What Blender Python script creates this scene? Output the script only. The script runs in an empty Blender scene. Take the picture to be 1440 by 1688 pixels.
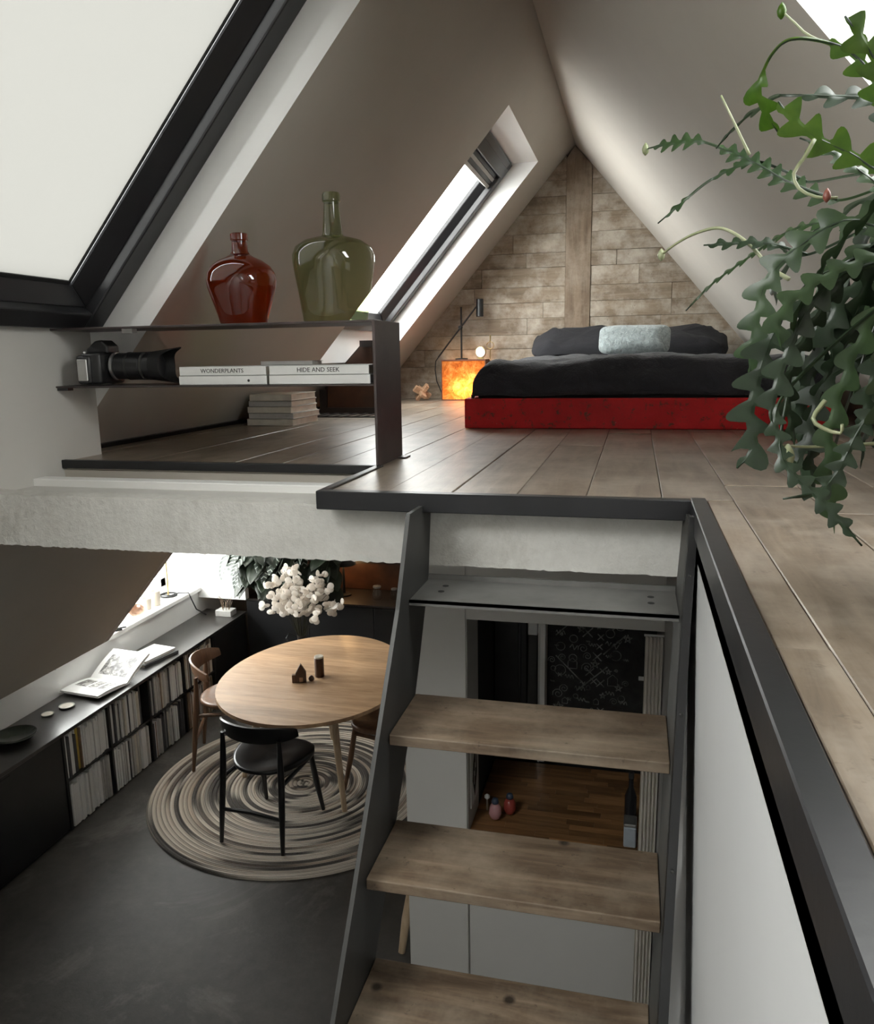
import bpy, bmesh, math, random
from mathutils import Matrix, Vector

# ------------------------------------------------------------------ camera, world, exposure
SC = bpy.context.scene
COL = SC.collection
CAMZ = 0.31
camd = bpy.data.cameras.new('camera')
cam = bpy.data.objects.new('camera', camd)
COL.objects.link(cam)
camd.sensor_fit = 'HORIZONTAL'
camd.sensor_width = 36.0
camd.lens = 1315.69 / 1440 * 36.0
camd.clip_start = 0.02
cam.matrix_world = Matrix(((0.97094434, -0.03071493, 0.2373261, 0),
                           (0.23877724, 0.19019983, -0.95226543, 0),
                           (-0.01589062, 0.9812648, 0.19200748, CAMZ),
                           (0, 0, 0, 1)))
SC.camera = cam

SKY = 19.0
wd = bpy.data.worlds.new('overcast_sky')
SC.world = wd
wd.use_nodes = True
bg = wd.node_tree.nodes['Background']
bg.inputs[0].default_value = (1.0, 0.99, 0.97, 1)
bg.inputs[1].default_value = SKY
SC.view_settings.view_transform = 'Standard'
SC.view_settings.look = 'None'
SC.view_settings.exposure = 0.0
SC.view_settings.gamma = 1.0
SC.view_settings.use_curve_mapping = False
SC.cycles.use_denoising = True
SC.cycles.max_bounces = 10
SC.cycles.diffuse_bounces = 6
SC.cycles.transparent_max_bounces = 16
SC.cycles.caustics_reflective = False
SC.cycles.caustics_refractive = False
SC.cycles.sample_clamp_indirect = 6.0

PI = math.pi
RND = random.Random(7)
# roof geometry (metres; loft floor is z = 0, lower floor is z = ZF)
ZF = -2.4
RX, RZ, SL = -0.447, 1.69, math.tan(math.radians(49.3))
LN = math.hypot(SL, 1.0)
YB = 5.80                      # face of the gable wall behind the bed

def slope_z(x):
    return RZ + SL * (x - RX) if x <= RX else RZ - SL * (x - RX)

# ------------------------------------------------------------------ mesh helpers
class MB:
    def __init__(self, xf=None):
        self.v = []; self.f = []; self.xf = xf
    def add(self, vs, fs):
        b = len(self.v)
        self.v += [tuple(self.xf @ Vector(p)) if self.xf is not None else tuple(p) for p in vs]
        self.f += [tuple(b + i for i in f) for f in fs]
        return self
    def box(self, x0, x1, y0, y1, z0, z1):
        return self.add([(x0,y0,z0),(x1,y0,z0),(x1,y1,z0),(x0,y1,z0),(x0,y0,z1),(x1,y0,z1),(x1,y1,z1),(x0,y1,z1)],
                        [(3,2,1,0),(4,5,6,7),(0,1,5,4),(1,2,6,5),(2,3,7,6),(3,0,4,7)])
    def prism(self, poly, axis, a, b):
        """poly: list of 2-D points in the two other axes (in x,y,z order), extruded along axis from a to b"""
        def p3(p, t):
            return {'x': (t, p[0], p[1]), 'y': (p[0], t, p[1]), 'z': (p[0], p[1], t)}[axis]
        n = len(poly)
        vs = [p3(p, a) for p in poly] + [p3(p, b) for p in poly]
        fs = [tuple(range(n)), tuple(range(2*n-1, n-1, -1))]
        fs += [(i, i+n, (i+1) % n + n, (i+1) % n) for i in range(n)]
        return self.add(vs, fs)
    def tube(self, pts, rad, n=8, closed=False):
        pts = [Vector(p) for p in pts]
        m = len(pts)
        if not isinstance(rad, (list, tuple)): rad = [rad] * m
        vs = []; up = None
        for i, p in enumerate(pts):
            if closed: t = pts[(i+1) % m] - pts[i-1]
            else: t = pts[min(i+1, m-1)] - pts[max(i-1, 0)]
            t.normalize()
            if up is None:
                up = Vector((0,0,1)) if abs(t.z) < 0.9 else Vector((1,0,0))
            s = t.cross(up)
            if s.length < 1e-6: s = t.orthogonal()
            s.normalize(); up = s.cross(t); up.normalize()
            for k in range(n):
                a = 2*PI*k/n
                vs.append(p + (s*math.cos(a) + up*math.sin(a)) * rad[i])
        fs = []
        for i in range(m if closed else m-1):
            j = (i+1) % m
            for k in range(n):
                fs.append((i*n+k, i*n+(k+1) % n, j*n+(k+1) % n, j*n+k))
        if not closed:
            fs.append(tuple(range(n-1, -1, -1))); fs.append(tuple((m-1)*n+k for k in range(n)))
        return self.add(vs, fs)
    def lathe(self, prof, n=24, c=(0,0,0), cap=True):
        vs = [(c[0]+r*math.cos(2*PI*k/n), c[1]+r*math.sin(2*PI*k/n), c[2]+z) for r, z in prof for k in range(n)]
        fs = [(i*n+k, i*n+(k+1) % n, (i+1)*n+(k+1) % n, (i+1)*n+k) for i in range(len(prof)-1) for k in range(n)]
        if cap:
            fs.append(tuple(range(n-1, -1, -1))); fs.append(tuple((len(prof)-1)*n+k for k in range(n)))
        return self.add(vs, fs)
    def grid(self, fn, nu, nv, closed_u=False):
        vs = [fn(i/(nu if closed_u else nu-1), j/(nv-1)) for j in range(nv) for i in range(nu)]
        fs = []
        for j in range(nv-1):
            for i in range(nu if closed_u else nu-1):
                k = (i+1) % nu
                fs.append((j*nu+i, j*nu+k, (j+1)*nu+k, (j+1)*nu+i))
        return self.add(vs, fs)
    def mesh(self, name, smooth=False, bevel=0, seg=1, mats=()):
        me = bpy.data.meshes.new(name)
        me.from_pydata(self.v, [], self.f)
        bm = bmesh.new(); bm.from_mesh(me)
        bmesh.ops.recalc_face_normals(bm, faces=bm.faces)
        if bevel:
            es = [e for e in bm.edges if len(e.link_faces) == 2 and e.calc_face_angle(0) > 0.5]
            bmesh.ops.bevel(bm, geom=es, offset=bevel, segments=seg, profile=0.5, affect='EDGES', clamp_overlap=True)
        bm.to_mesh(me); bm.free()
        if smooth:
            me.shade_smooth()
            if smooth != 'all':
                me.set_sharp_from_angle(angle=math.radians(40))
        for m in mats: me.materials.append(m)
        me.update()
        return me

def obj(name, mb, mat, parent=None, loc=(0,0,0), rot=None, smooth=False, bevel=0, seg=1, label=None, kind=None):
    me = mb if isinstance(mb, bpy.types.Mesh) else mb.mesh(name, smooth, bevel, seg, (mat,))
    o = bpy.data.objects.new(name, me)
    COL.objects.link(o)
    o.parent = parent
    o.location = loc
    if rot is not None: o.rotation_euler = rot
    if label: o['label'] = label
    if kind: o['kind'] = kind
    return o

def thing(name, label, cat, loc=(0,0,0), rz=0, group=None, rot=None):
    o = bpy.data.objects.new(name, None)
    o.empty_display_size = 0.05
    COL.objects.link(o)
    o.location = loc; o.rotation_euler = rot if rot is not None else (0, 0, rz)
    o['label'] = label; o['category'] = cat
    if group: o['group'] = group
    return o

def tag(o, label, cat, group=None):
    o['label'] = label; o['category'] = cat
    if group: o['group'] = group
    return o

def struct(name, mb, mat, parent=None, label=None, cat=None, **k):
    o = obj(name, mb, mat, parent, **k)
    o['kind'] = 'structure'
    if label: o['label'] = label
    if cat: o['category'] = cat
    return o

def struct_empty(name, label, cat, loc=(0,0,0)):
    o = thing(name, label, cat, loc)
    o['kind'] = 'structure'
    return o

def copy_tree(o, parent=None):
    c = o.copy(); COL.objects.link(c); c.parent = parent
    for ch in list(o.children): copy_tree(ch, c)
    return c

# ------------------------------------------------------------------ materials
def srgb(r, g, b):
    f = lambda c: (c/255/12.92) if c/255 <= 0.04045 else ((c/255+0.055)/1.055)**2.4
    return (f(r), f(g), f(b), 1.0)

class NT:
    def __init__(self, name):
        self.m = bpy.data.materials.new(name); self.m.use_nodes = True
        self.t = self.m.node_tree; self.n = self.t.nodes; self.l = self.t.links
        self.b = self.n['Principled BSDF']; self.out = self.n['Material Output']
    def node(self, kind, **k):
        x = self.n.new(kind)
        for a, v in k.items(): setattr(x, a, v)
        return x
    def link(self, a, b): self.l.new(a, b)
    def coords(self, scale=(1,1,1), rnd=True, rot=(0,0,0), kind='Object'):
        tc = self.node('ShaderNodeTexCoord')
        mp = self.node('ShaderNodeMapping')
        mp.inputs['Scale'].default_value = scale
        mp.inputs['Rotation'].default_value = rot
        self.link(tc.outputs[kind], mp.inputs['Vector'])
        if rnd:
            oi = self.node('ShaderNodeObjectInfo')
            ml = self.node('ShaderNodeMath', operation='MULTIPLY'); ml.inputs[1].default_value = 37.0
            self.link(oi.outputs['Random'], ml.inputs[0])
            self.link(ml.outputs[0], mp.inputs['Location'])
        return mp.outputs[0]
    def noise(self, vec, scale, detail=6, rough=0.6, dist=0.0):
        x = self.node('ShaderNodeTexNoise')
        x.inputs['Scale'].default_value = scale; x.inputs['Detail'].default_value = detail
        x.inputs['Roughness'].default_value = rough; x.inputs['Distortion'].default_value = dist
        if vec is not None: self.link(vec, x.inputs['Vector'])
        return x.outputs['Fac']
    def ramp(self, fac, stops):
        x = self.node('ShaderNodeValToRGB')
        e = x.color_ramp.elements
        while len(e) > 1: e.remove(e[-1])
        e[0].position, e[0].color = stops[0]
        for p, c in stops[1:]:
            q = e.new(p); q.color = c
        self.link(fac, x.inputs[0])
        return x.outputs[0]
    def mix(self, fac, a, b, mode='MIX'):
        x = self.node('ShaderNodeMix', data_type='RGBA', blend_type=mode)
        for s, v in ((x.inputs[0], fac), (x.inputs[6], a), (x.inputs[7], b)):
            if hasattr(v, 'is_output'): self.link(v, s)
            else: s.default_value = v
        return x.outputs[2]
    def bump(self, fac, strength=0.2, dist=0.01):
        x = self.node('ShaderNodeBump')
        x.inputs['Strength'].default_value = strength; x.inputs['Distance'].default_value = dist
        self.link(fac, x.inputs['Height']); self.link(x.outputs[0], self.b.inputs['Normal'])
    def base(self, c):
        if hasattr(c, 'is_output'): self.link(c, self.b.inputs['Base Color'])
        else: self.b.inputs['Base Color'].default_value = c
    def set(self, **k):
        for a, v in k.items(): self.b.inputs[a.replace('_', ' ')].default_value = v

def plain(name, col, rough=0.5, metal=0.0, var=0.12, scale=14, bump=0.05, rnd=True):
    t = NT(name)
    v = t.coords(rnd=rnd)
    n = t.noise(v, scale)
    d = tuple(c*(1-var) for c in col[:3]) + (1,); l = tuple(min(1, c*(1+var)) for c in col[:3]) + (1,)
    t.base(t.ramp(n, [(0.3, d), (0.7, l)]))
    t.set(Roughness=rough, Metallic=metal)
    if bump: t.bump(t.noise(v, scale*5), bump, 0.004)
    return t.m

def wood(name, dark, mid, light, axis='y', rough=0.5, grain=1.0, patch=0.0, bump=0.12, val=0.25, knots=False, pc=(0.46, 0.40, 0.325, 1)):
    """grain runs along the given local axis"""
    t = NT(name)
    k = 0.12
    sc = {'x': (k,1,1), 'y': (1,k,1), 'z': (1,1,k)}[axis]
    v = t.coords(tuple(s*14*grain for s in sc))
    g = t.noise(v, 2.0, 8, 0.65, 0.6)
    c = t.ramp(g, [(0.25, dark), (0.5, mid), (0.75, light)])
    v2 = t.coords((1,1,1))
    if patch:
        p = t.noise(v2, 5.0, 5, 0.7)
        c = t.mix(t.ramp(p, [(0.42, (0,0,0,1)), (0.68, (patch,)*3 + (1,))]), c, pc)
        q = t.noise(v2, 38.0, 3, 0.8)
        c = t.mix(t.ramp(q, [(0.62, (0,0,0,1)), (0.75, (0.75,0.75,0.75,1))]), c, dark)
    if knots:
        vo = t.node('ShaderNodeTexVoronoi'); vo.inputs['Scale'].default_value = 7.0
        t.link(v2, vo.inputs['Vector'])
        c = t.mix(t.ramp(vo.outputs['Distance'], [(0.05, (0.9,)*3 + (1,)), (0.11, (0,0,0,1))]), c, tuple(x*0.3 for x in dark[:3]) + (1,))
    oi = t.node('ShaderNodeObjectInfo')
    hs = t.node('ShaderNodeHueSaturation')
    mr = t.node('ShaderNodeMapRange'); mr.inputs['To Min'].default_value = 1-val; mr.inputs['To Max'].default_value = 1+val
    t.link(oi.outputs['Random'], mr.inputs['Value']); t.link(mr.outputs[0], hs.inputs['Value']); t.link(c, hs.inputs['Color'])
    t.base(hs.outputs[0])
    t.set(Roughness=rough)
    if bump: t.bump(g, bump, 0.004)
    return t.m

def glassy(name, tint, refl=0.08, rough=0.0):
    """thin sheet or thin-walled glass: tinted see-through plus mirror reflection by angle"""
    t = NT(name)
    t.n.remove(t.b)
    tr = t.node('ShaderNodeBsdfTransparent'); tr.inputs[0].default_value = tint
    gl = t.node('ShaderNodeBsdfGlossy'); gl.inputs['Roughness'].default_value = rough
    fr = t.node('ShaderNodeFresnel'); fr.inputs[0].default_value = 1.5
    ma = t.node('ShaderNodeMath', operation='ADD'); ma.inputs[1].default_value = refl; ma.use_clamp = True
    ge = t.node('ShaderNodeNewGeometry')                      # light leaving the sheet: no second mirror
    sb = t.node('ShaderNodeMath', operation='SUBTRACT'); sb.inputs[0].default_value = 1.0
    mu = t.node('ShaderNodeMath', operation='MULTIPLY')
    mx = t.node('ShaderNodeMixShader')
    t.link(ge.outputs['Backfacing'], sb.inputs[1])
    t.link(fr.outputs[0], ma.inputs[0]); t.link(ma.outputs[0], mu.inputs[0]); t.link(sb.outputs[0], mu.inputs[1]); t.link(mu.outputs[0], mx.inputs[0])
    t.link(tr.outputs[0], mx.inputs[1]); t.link(gl.outputs[0], mx.inputs[2]); t.link(mx.outputs[0], t.out.inputs[0])
    return t.m

def sheet(name, col, trans, rough=0.8):
    """thin cloth or leaf: diffuse in front, part of the light passes through"""
    t = NT(name)
    t.base(col); t.set(Roughness=rough)
    tl = t.node('ShaderNodeBsdfTranslucent'); tl.inputs[0].default_value = col
    mx = t.node('ShaderNodeMixShader'); mx.inputs[0].default_value = trans
    t.link(t.b.outputs[0], mx.inputs[1]); t.link(tl.outputs[0], mx.inputs[2]); t.link(mx.outputs[0], t.out.inputs[0])
    return t

M = {}
M['plaster'] = plain('plaster', (0.50, 0.468, 0.42, 1), 0.85, var=0.03, scale=3, bump=0.03)
M['white_paint'] = plain('white_paint', (0.89, 0.885, 0.87, 1), 0.6, var=0.02, scale=3, bump=0.02)
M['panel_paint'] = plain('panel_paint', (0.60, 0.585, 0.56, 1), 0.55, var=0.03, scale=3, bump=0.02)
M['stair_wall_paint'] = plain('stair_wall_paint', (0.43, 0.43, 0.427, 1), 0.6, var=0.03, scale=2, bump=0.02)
M['steel_black'] = plain('steel_black', (0.009, 0.009, 0.0105, 1), 0.36, 0.0, var=0.3, scale=9, bump=0.06)
M['steel_grey'] = plain('steel_grey', (0.045, 0.0445, 0.042, 1), 0.5, 0.3, var=0.25, scale=6, bump=0.05)
M['steel_tread'] = plain('steel_tread', (0.15, 0.147, 0.14, 1), 0.5, 0.3, var=0.2, scale=10, bump=0.05)
M['steel_brown'] = plain('steel_brown', (0.075, 0.060, 0.058, 1), 0.42, 0.5, var=0.25, scale=7, bump=0.05)
M['black_paint'] = plain('black_paint', (0.012, 0.012, 0.013, 1), 0.35, var=0.2, scale=6, bump=0.03)
M['black_matte'] = plain('black_matte', (0.012, 0.012, 0.012, 1), 0.7, var=0.2, scale=6, bump=0.03)
M['black_plastic'] = plain('black_plastic', (0.014, 0.014, 0.015, 1), 0.32, var=0.2, scale=30, bump=0.1)
M['silver'] = plain('silver', (0.55, 0.55, 0.54, 1), 0.3, 0.9, var=0.1, scale=20, bump=0.02)
M['brass'] = plain('brass', (0.60, 0.47, 0.22, 1), 0.3, 0.9, var=0.1, scale=20, bump=0.02)
M['paper_white'] = plain('paper_white', (0.80, 0.80, 0.79, 1), 0.6, var=0.03, scale=20, bump=0.02)
M['paper_grey'] = plain('paper_grey', (0.48, 0.47, 0.45, 1), 0.6, var=0.12, scale=20, bump=0.02)
M['paper_cream'] = plain('paper_cream', (0.62, 0.58, 0.50, 1), 0.6, var=0.12, scale=20, bump=0.02)
M['paper_dark'] = plain('paper_dark', (0.06, 0.06, 0.065, 1), 0.5, var=0.3, scale=20, bump=0.02)
M['paper_brown'] = plain('paper_brown', (0.22, 0.15, 0.10, 1), 0.5, var=0.3, scale=20, bump=0.02)
M['paper_ochre'] = plain('paper_ochre', (0.50, 0.34, 0.06, 1), 0.5, var=0.1, scale=20, bump=0.02)
M['ink'] = plain('ink', (0.02, 0.02, 0.02, 1), 0.6, var=0.1, bump=0)

def _concrete(name, dark, light, rough, sc, bump, spots=None, streak=(1,1,1)):
    t = NT(name)
    v = t.coords(streak, rnd=False)
    a = t.noise(v, sc, 10, 0.68, 0.3); b = t.noise(v, sc*9, 6, 0.7)
    c = t.mix(0.35, t.ramp(a, [(0.3, dark), (0.7, light)]), t.ramp(b, [(0.3, dark), (0.7, light)]))
    if spots:
        s = t.noise(v, sc*0.55, 9, 0.72, 0.8)
        c = t.mix(t.ramp(s, [(0.54, (0,0,0,1)), (0.72, (0.8,)*3 + (1,))]), c, spots)
    t.base(c); t.set(Roughness=rough)
    t.bump(b, bump, 0.01)
    return t.m
M['floor_concrete'] = _concrete('floor_concrete', (0.020,0.018,0.016,1), (0.068,0.061,0.053,1), 0.6, 2.2, 0.15, (0.16,0.147,0.132,1))
M['beam_concrete'] = _concrete('beam_concrete', (0.54,0.525,0.49,1), (0.75,0.735,0.70,1), 0.8, 5.0, 0.5, (0.42,0.40,0.36,1))
M['plank'] = wood('plank', (0.080,0.060,0.043,1), (0.175,0.135,0.098,1), (0.275,0.222,0.168,1), 'y', 0.32, 1.0, 0.55, 0.25, 0.12, pc=(0.38,0.335,0.28,1))
M['tread_wood'] = wood('tread_wood', (0.045,0.030,0.019,1), (0.125,0.086,0.056,1), (0.25,0.188,0.13,1), 'x', 0.5, 1.0, 0.5, 0.35, 0.12, knots=True, pc=(0.34,0.28,0.21,1))
M['gable_board'] = wood('gable_board', (0.12,0.086,0.055,1), (0.225,0.172,0.120,1), (0.33,0.27,0.20,1), 'x', 0.75, 0.9, 0.8, 0.5, 0.10, pc=(0.52,0.47,0.40,1))
M['gable_post'] = wood('gable_post', (0.10,0.068,0.042,1), (0.175,0.126,0.085,1), (0.25,0.19,0.135,1), 'z', 0.75, 0.9, 0.35, 0.35, 0.1)
M['oak'] = wood('oak', (0.30,0.175,0.092,1), (0.45,0.285,0.165,1), (0.58,0.40,0.25,1), 'x', 0.36, 1.3, 0, 0.06, 0.13)
M['oak_leg'] = wood('oak_leg', (0.36,0.25,0.15,1), (0.48,0.36,0.24,1), (0.58,0.45,0.32,1), 'z', 0.4, 1.3, 0, 0.05, 0.05)
M['walnut'] = wood('walnut', (0.06,0.03,0.016,1), (0.12,0.062,0.034,1), (0.19,0.10,0.056,1), 'z', 0.36, 1.3, 0, 0.05, 0.08)
M['stave'] = wood('stave', (0.13,0.06,0.024,1), (0.22,0.112,0.046,1), (0.34,0.19,0.085,1), 'x', 0.3, 1.3, 0, 0.05, 0.42)
M['burr_wood'] = wood('burr_wood', (0.26,0.15,0.08,1), (0.42,0.26,0.16,1), (0.55,0.37,0.24,1), 'x', 0.5, 2, 0, 0.05, 0.15)
M['pane'] = glassy('pane', (0.97,0.985,0.98,1), 0.0)
M['amber_glass'] = glassy('amber_glass', (0.70,0.235,0.095,1), 0.04, 0.02)
M['green_glass'] = glassy('green_glass', (0.66,0.72,0.52,1), 0.04, 0.02)
M['clear_glass'] = glassy('clear_glass', (0.9,0.92,0.92,1), 0.05)
M['blind'] = sheet('blind', (0.160,0.157,0.148,1), 0.27).m

# ------------------------------------------------------------------ roof slopes with their openings
ROOF_T = 0.17
NL = Vector((-SL/LN, 0, 1/LN)); NR = Vector((SL/LN, 0, 1/LN))

def slope_slab(mb, rev, us, xs, holes, n):
    """slab following the roof: u = Y, x = X; holes are (Y0, Y1, Xa, Xb)"""
    us = sorted(us); xs = sorted(xs)
    solid = lambda i, j: 0 <= i < len(us)-1 and 0 <= j < len(xs)-1 and not any(
        h[0] <= (us[i]+us[i+1])/2 <= h[1] and h[2] <= (xs[j]+xs[j+1])/2 <= h[3] for h in holes)
    P = lambda u, x, o: Vector((x, u, slope_z(x))) + n*o
    for i in range(len(us)-1):
        for j in range(len(xs)-1):
            if not solid(i, j): continue
            a, b, c, d = us[i], us[i+1], xs[j], xs[j+1]
            mb.add([P(a,c,0), P(b,c,0), P(b,d,0), P(a,d,0)], [(0,1,2,3)])
            mb.add([P(a,c,ROOF_T), P(b,c,ROOF_T), P(b,d,ROOF_T), P(a,d,ROOF_T)], [(3,2,1,0)])
            for (di, dj, q) in ((-1,0,((a,c),(a,d))), (1,0,((b,c),(b,d))), (0,-1,((a,c),(b,c))), (0,1,((a,d),(b,d)))):
                if not solid(i+di, j+dj):
                    (u0,x0), (u1,x1) = q
                    rev.add([P(u0,x0,0), P(u1,x1,0), P(u1,x1,ROOF_T), P(u0,x0,ROOF_T)], [(0,1,2,3)])

YF = -1.6                      # inner face of the wall behind the camera
WA = (-0.45, 0.75, -1.77, -0.66)
W1 = (1.02, 2.36, -1.77, -0.66)
W2 = (4.07, 5.25, -1.66, -0.63)
DO = (4.00, 5.75, -3.07, -2.33)
LH = [WA, W1, W2, DO]
RA = (0.98, 1.59, -0.07, 0.79)
RB = (-1.2, -0.35, -0.07, 0.79)
mb = MB(); rev = MB(); slope_slab(mb, rev, [YF-0.1, 6.45] + [v for h in LH for v in h[:2]], [-3.07, RX] + [v for h in LH for v in h[2:]], LH, NL)
o = struct('wall_left', mb, M['plaster'])
obj('window_reveal', rev, M['white_paint'], o)
mb = MB(); rev = MB(); slope_slab(mb, rev, [YF-0.1, 6.45] + [v for h in (RA, RB) for v in h[:2]], [RX, 1.16] + [v for h in (RA, RB) for v in h[2:]], [RA, RB], NR)
o = struct('wall_right', mb, M['plaster'])
obj('window_reveal', rev, M['white_paint'], o)
# ridge cap outside, closing the gap between the two slabs
struct('ceiling', MB().prism([(RX-0.16, RZ+0.02), (RX, RZ+0.003), (RX+0.16, RZ+0.02), (RX+0.1, RZ+0.3), (RX-0.1, RZ+0.3)], 'y', YF-0.1, 6.45), M['plaster'])

M['apron_paint'] = plain('apron_paint', (0.62, 0.605, 0.575, 1), 0.8, var=0.03, scale=3, bump=0.03)
# apron walls under the big skylights: vertical, set back from the slope
struct('wall_left_apron', MB().box(-1.90, -1.764, YF, W1[1], -0.19, 0.43), M['apron_paint'])

# skylights -------------------------------------------------------------------------------
def slope_frame(side, y0, xb, off):
    """local axes: u along Y, v up the slope, w outward; origin on the slope at the lower edge"""
    n = NL if side < 0 else NR
    up = Vector((1, 0, SL)) / LN if side < 0 else Vector((-1, 0, SL)) / LN
    o = Vector((xb, y0, slope_z(xb))) + n*off
    u = Vector((0, 1, 0))
    return Matrix(((u.x, up.x, n.x, o.x), (u.y, up.y, n.y, o.y), (u.z, up.z, n.z, o.z), (0,0,0,1)))

def ring(mb, u0, u1, v0, v1, w, z0, z1):
    mb.box(u0, u0+w, v0, v1, z0, z1); mb.box(u1-w, u1, v0, v1, z0, z1)
    mb.box(u0+w, u1-w, v0, v0+w, z0, z1); mb.box(u0+w, u1-w, v1-w, v1, z0, z1)

def member(name, parent, xf, b, mat, bev=0.006):
    mb = MB(xf); mb.box(*b); return obj(name, mb, mat, parent, bevel=bev, seg=2)

def skylight(num, side, hole, off, label, blind=False, lift=0.0, pleats=False, fw=0.085, sw=0.07):
    y0, y1, xa, xb = hole
    low, high = (xa, xb) if side < 0 else (xb, xa)
    L = abs(xb-xa)*LN
    xf = slope_frame(side, y0, low, off)
    W = y1-y0
    t = struct_empty('window_%d' % num, label, 'window')
    fr = M['steel_black_frame']
    v0 = lift if lift else 1.163*off
    # painted linings: vertical below the window, level above it
    x2 = slope_frame(side, y0, low, 0)
    D = ROOF_T+0.02
    for tri in ([(0,0),(0,D),(1.163*D,D)], [(L,0),(L,D),(L-0.86*D,D)]):
        mb = MB(x2); mb.prism(tri, 'x', 0.0, W); obj('window_lining', mb, M['white_paint'], t)
    L = L-0.86*off
    for nm, b in (('frame_bar', (0, fw, v0, L, -0.02, 0.06)), ('frame_bar', (W-fw, W, v0, L, -0.02, 0.06)),
                  ('frame_bar', (fw, W-fw, v0, v0+fw*0.75, -0.02, 0.06)), ('frame_bar', (fw, W-fw, L-fw, L, -0.02, 0.06))):
        member(nm, t, xf, b, fr)
    a, b_, c, d = fw, W-fw, v0+fw*0.75, L-fw
    # sash: sloping inner bars (wedge section) so that the inner edge is deeper than the outer
    for k in range(4):
        mb = MB(xf)
        if k < 2:
            s0, s1 = (a, a+sw) if k == 0 else (b_-sw, b_)
            lo, hi = (s0, s1) if k == 0 else (s1, s0)
            mb.add([(lo,c,0.012),(lo,d,0.012),(hi,c+sw*0.8,0.05),(hi,d-sw,0.05),(lo,c,0.075),(lo,d,0.075),(hi,c+sw*0.8,0.075),(hi,d-sw,0.075)],
                   [(0,1,3,2),(4,6,7,5),(0,2,6,4),(1,5,7,3),(2,3,7,6),(0,4,5,1)])
        else:
            s = sw*0.8 if k == 2 else sw
            lo, hi = (c, c+s) if k == 2 else (d, d-s)
            mb.add([(a,lo,0.012),(b_,lo,0.012),(a+sw,hi,0.05),(b_-sw,hi,0.05),(a,lo,0.075),(b_,lo,0.075),(a+sw,hi,0.075),(b_-sw,hi,0.075)],
                   [(0,2,3,1),(4,5,7,6),(0,4,6,2),(1,3,7,5),(2,6,7,3),(0,1,5,4)])
        obj('sash_bar', mb, fr, t, bevel=0.003)
    mb = MB(xf); mb.box(a+sw-0.01, b_-sw+0.01, c+sw*0.8-0.01, d-sw+0.01, 0.060, 0.068)
    obj('pane', mb, M['pane'], t)
    if blind:
        g = 0.020
        mb = MB(xf); mb.add([(a+sw+g, c+sw*0.8+0.012, 0.051), (b_-sw-g, c+sw*0.8+0.012, 0.051), (b_-sw-g, d-sw, 0.051), (a+sw+g, d-sw, 0.051)], [(0,1,2,3)])
        bl = obj('blind', mb, M['blind'], t, label='drawn translucent cream blind')
        for u in (a+sw+g-0.006, b_-sw-g):
            mb = MB(xf); mb.box(u, u+0.006, c+sw*0.8, d-sw, 0.046, 0.055)
            obj('blind_edge', mb, M['black_matte'], bl)
        mb = MB(xf); mb.box(a+sw+g, b_-sw-g, c+sw*0.8+0.002, c+sw*0.8+0.012, 0.046, 0.055)
        obj('blind_edge', mb, M['black_matte'], bl)
    if pleats:
        for i in range(4):
            z = 0.004 - 0.002*(i % 2)
            mb = MB(xf); mb.box(fw*0.6, W-fw*0.6, d-0.062-0.024*i, d-0.041-0.024*i, 0.0+z, 0.045)
            obj('pleat', mb, M['paper_grey'] if i % 2 else M['steel_grey'], t)
        mb = MB(xf); mb.box(fw*0.4, W-fw*0.4, d-0.038, d+0.03, -0.025, 0.03)
        obj('blind_cassette', mb, M['steel_black'], t, bevel=0.004)
    # light portal for the renderer (gives no light of its own)
    ld = bpy.data.lights.new('window_portal', 'AREA'); ld.shape = 'RECTANGLE'; ld.size = W-2*fw; ld.size_y = L-2*fw
    ld.cycles.is_portal = True
    lo = bpy.data.objects.new('window_portal', ld); COL.objects.link(lo)
    mw = xf @ Matrix.Translation((W/2, (L+v0)/2, 0.10))
    if mw.determinant() < 0: mw = mw @ Matrix.Diagonal((-1, 1, 1, 1))
    lo.matrix_world = mw
    return t

M['steel_black_frame'] = plain('frame_black', (0.020, 0.020, 0.022, 1), 0.3, 0.0, var=0.15, scale=6, bump=0.02)
skylight(1, -1, W1, 0.15, 'large black-framed roof window with a drawn cream blind, upper left', blind=True, lift=0.225)
skylight(2, -1, W2, 0.13, 'narrow-looking roof window beyond the green bottle, pleated blind folded up', pleats=True, fw=0.07, sw=0.05)
skylight(3, 1, RA, 0.14, 'roof window in the right slope above the trailing cactus')
skylight(4, -1, WA, 0.15, 'added roof window for fill light, left slope behind the camera', lift=0.225)  # unseen extra skylight, put in to bring more light into the loft
skylight(5, 1, RB, 0.14, 'added roof window for fill light, right slope behind the camera')  # invented opening out of view, there only as fill light

# dormer on the lower floor -----------------------------------------------------------------
zt = slope_z(-2.33)
zb = slope_z(-3.07)
side_poly = [(-3.9,-1.56),(-3.5,-1.56),(-3.5,zb),(-3.07,zb),(-2.33,zt),(-3.9,zt)]
mb = MB().prism(side_poly, 'y', 3.94, 3.999).prism(side_poly, 'y', 5.751, 5.81).box(-3.5, -3.07, 5.751, 5.81, -1.64, zb)
struct('wall_dormer', mb, M['white_paint'])
struct('ceiling_dormer', MB().box(-3.9, -2.2, 3.94, 5.81, zt, zt+0.08), M['white_paint'])
struct('trim_sill', MB().box(-3.9, -3.47, 4.0, 5.75, -1.585, -1.55), M['white_paint'], bevel=0.004)
w = struct_empty('window_6', 'low dormer window above the magazine shelves, lower left', 'window')
XW = -3.80
for y in (4.0, 4.58, 5.16, 5.68):
    obj('frame_bar', MB().box(XW-0.05, XW, y, y+0.07, -1.55, zt), M['white_paint'], w, bevel=0.004)
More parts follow.
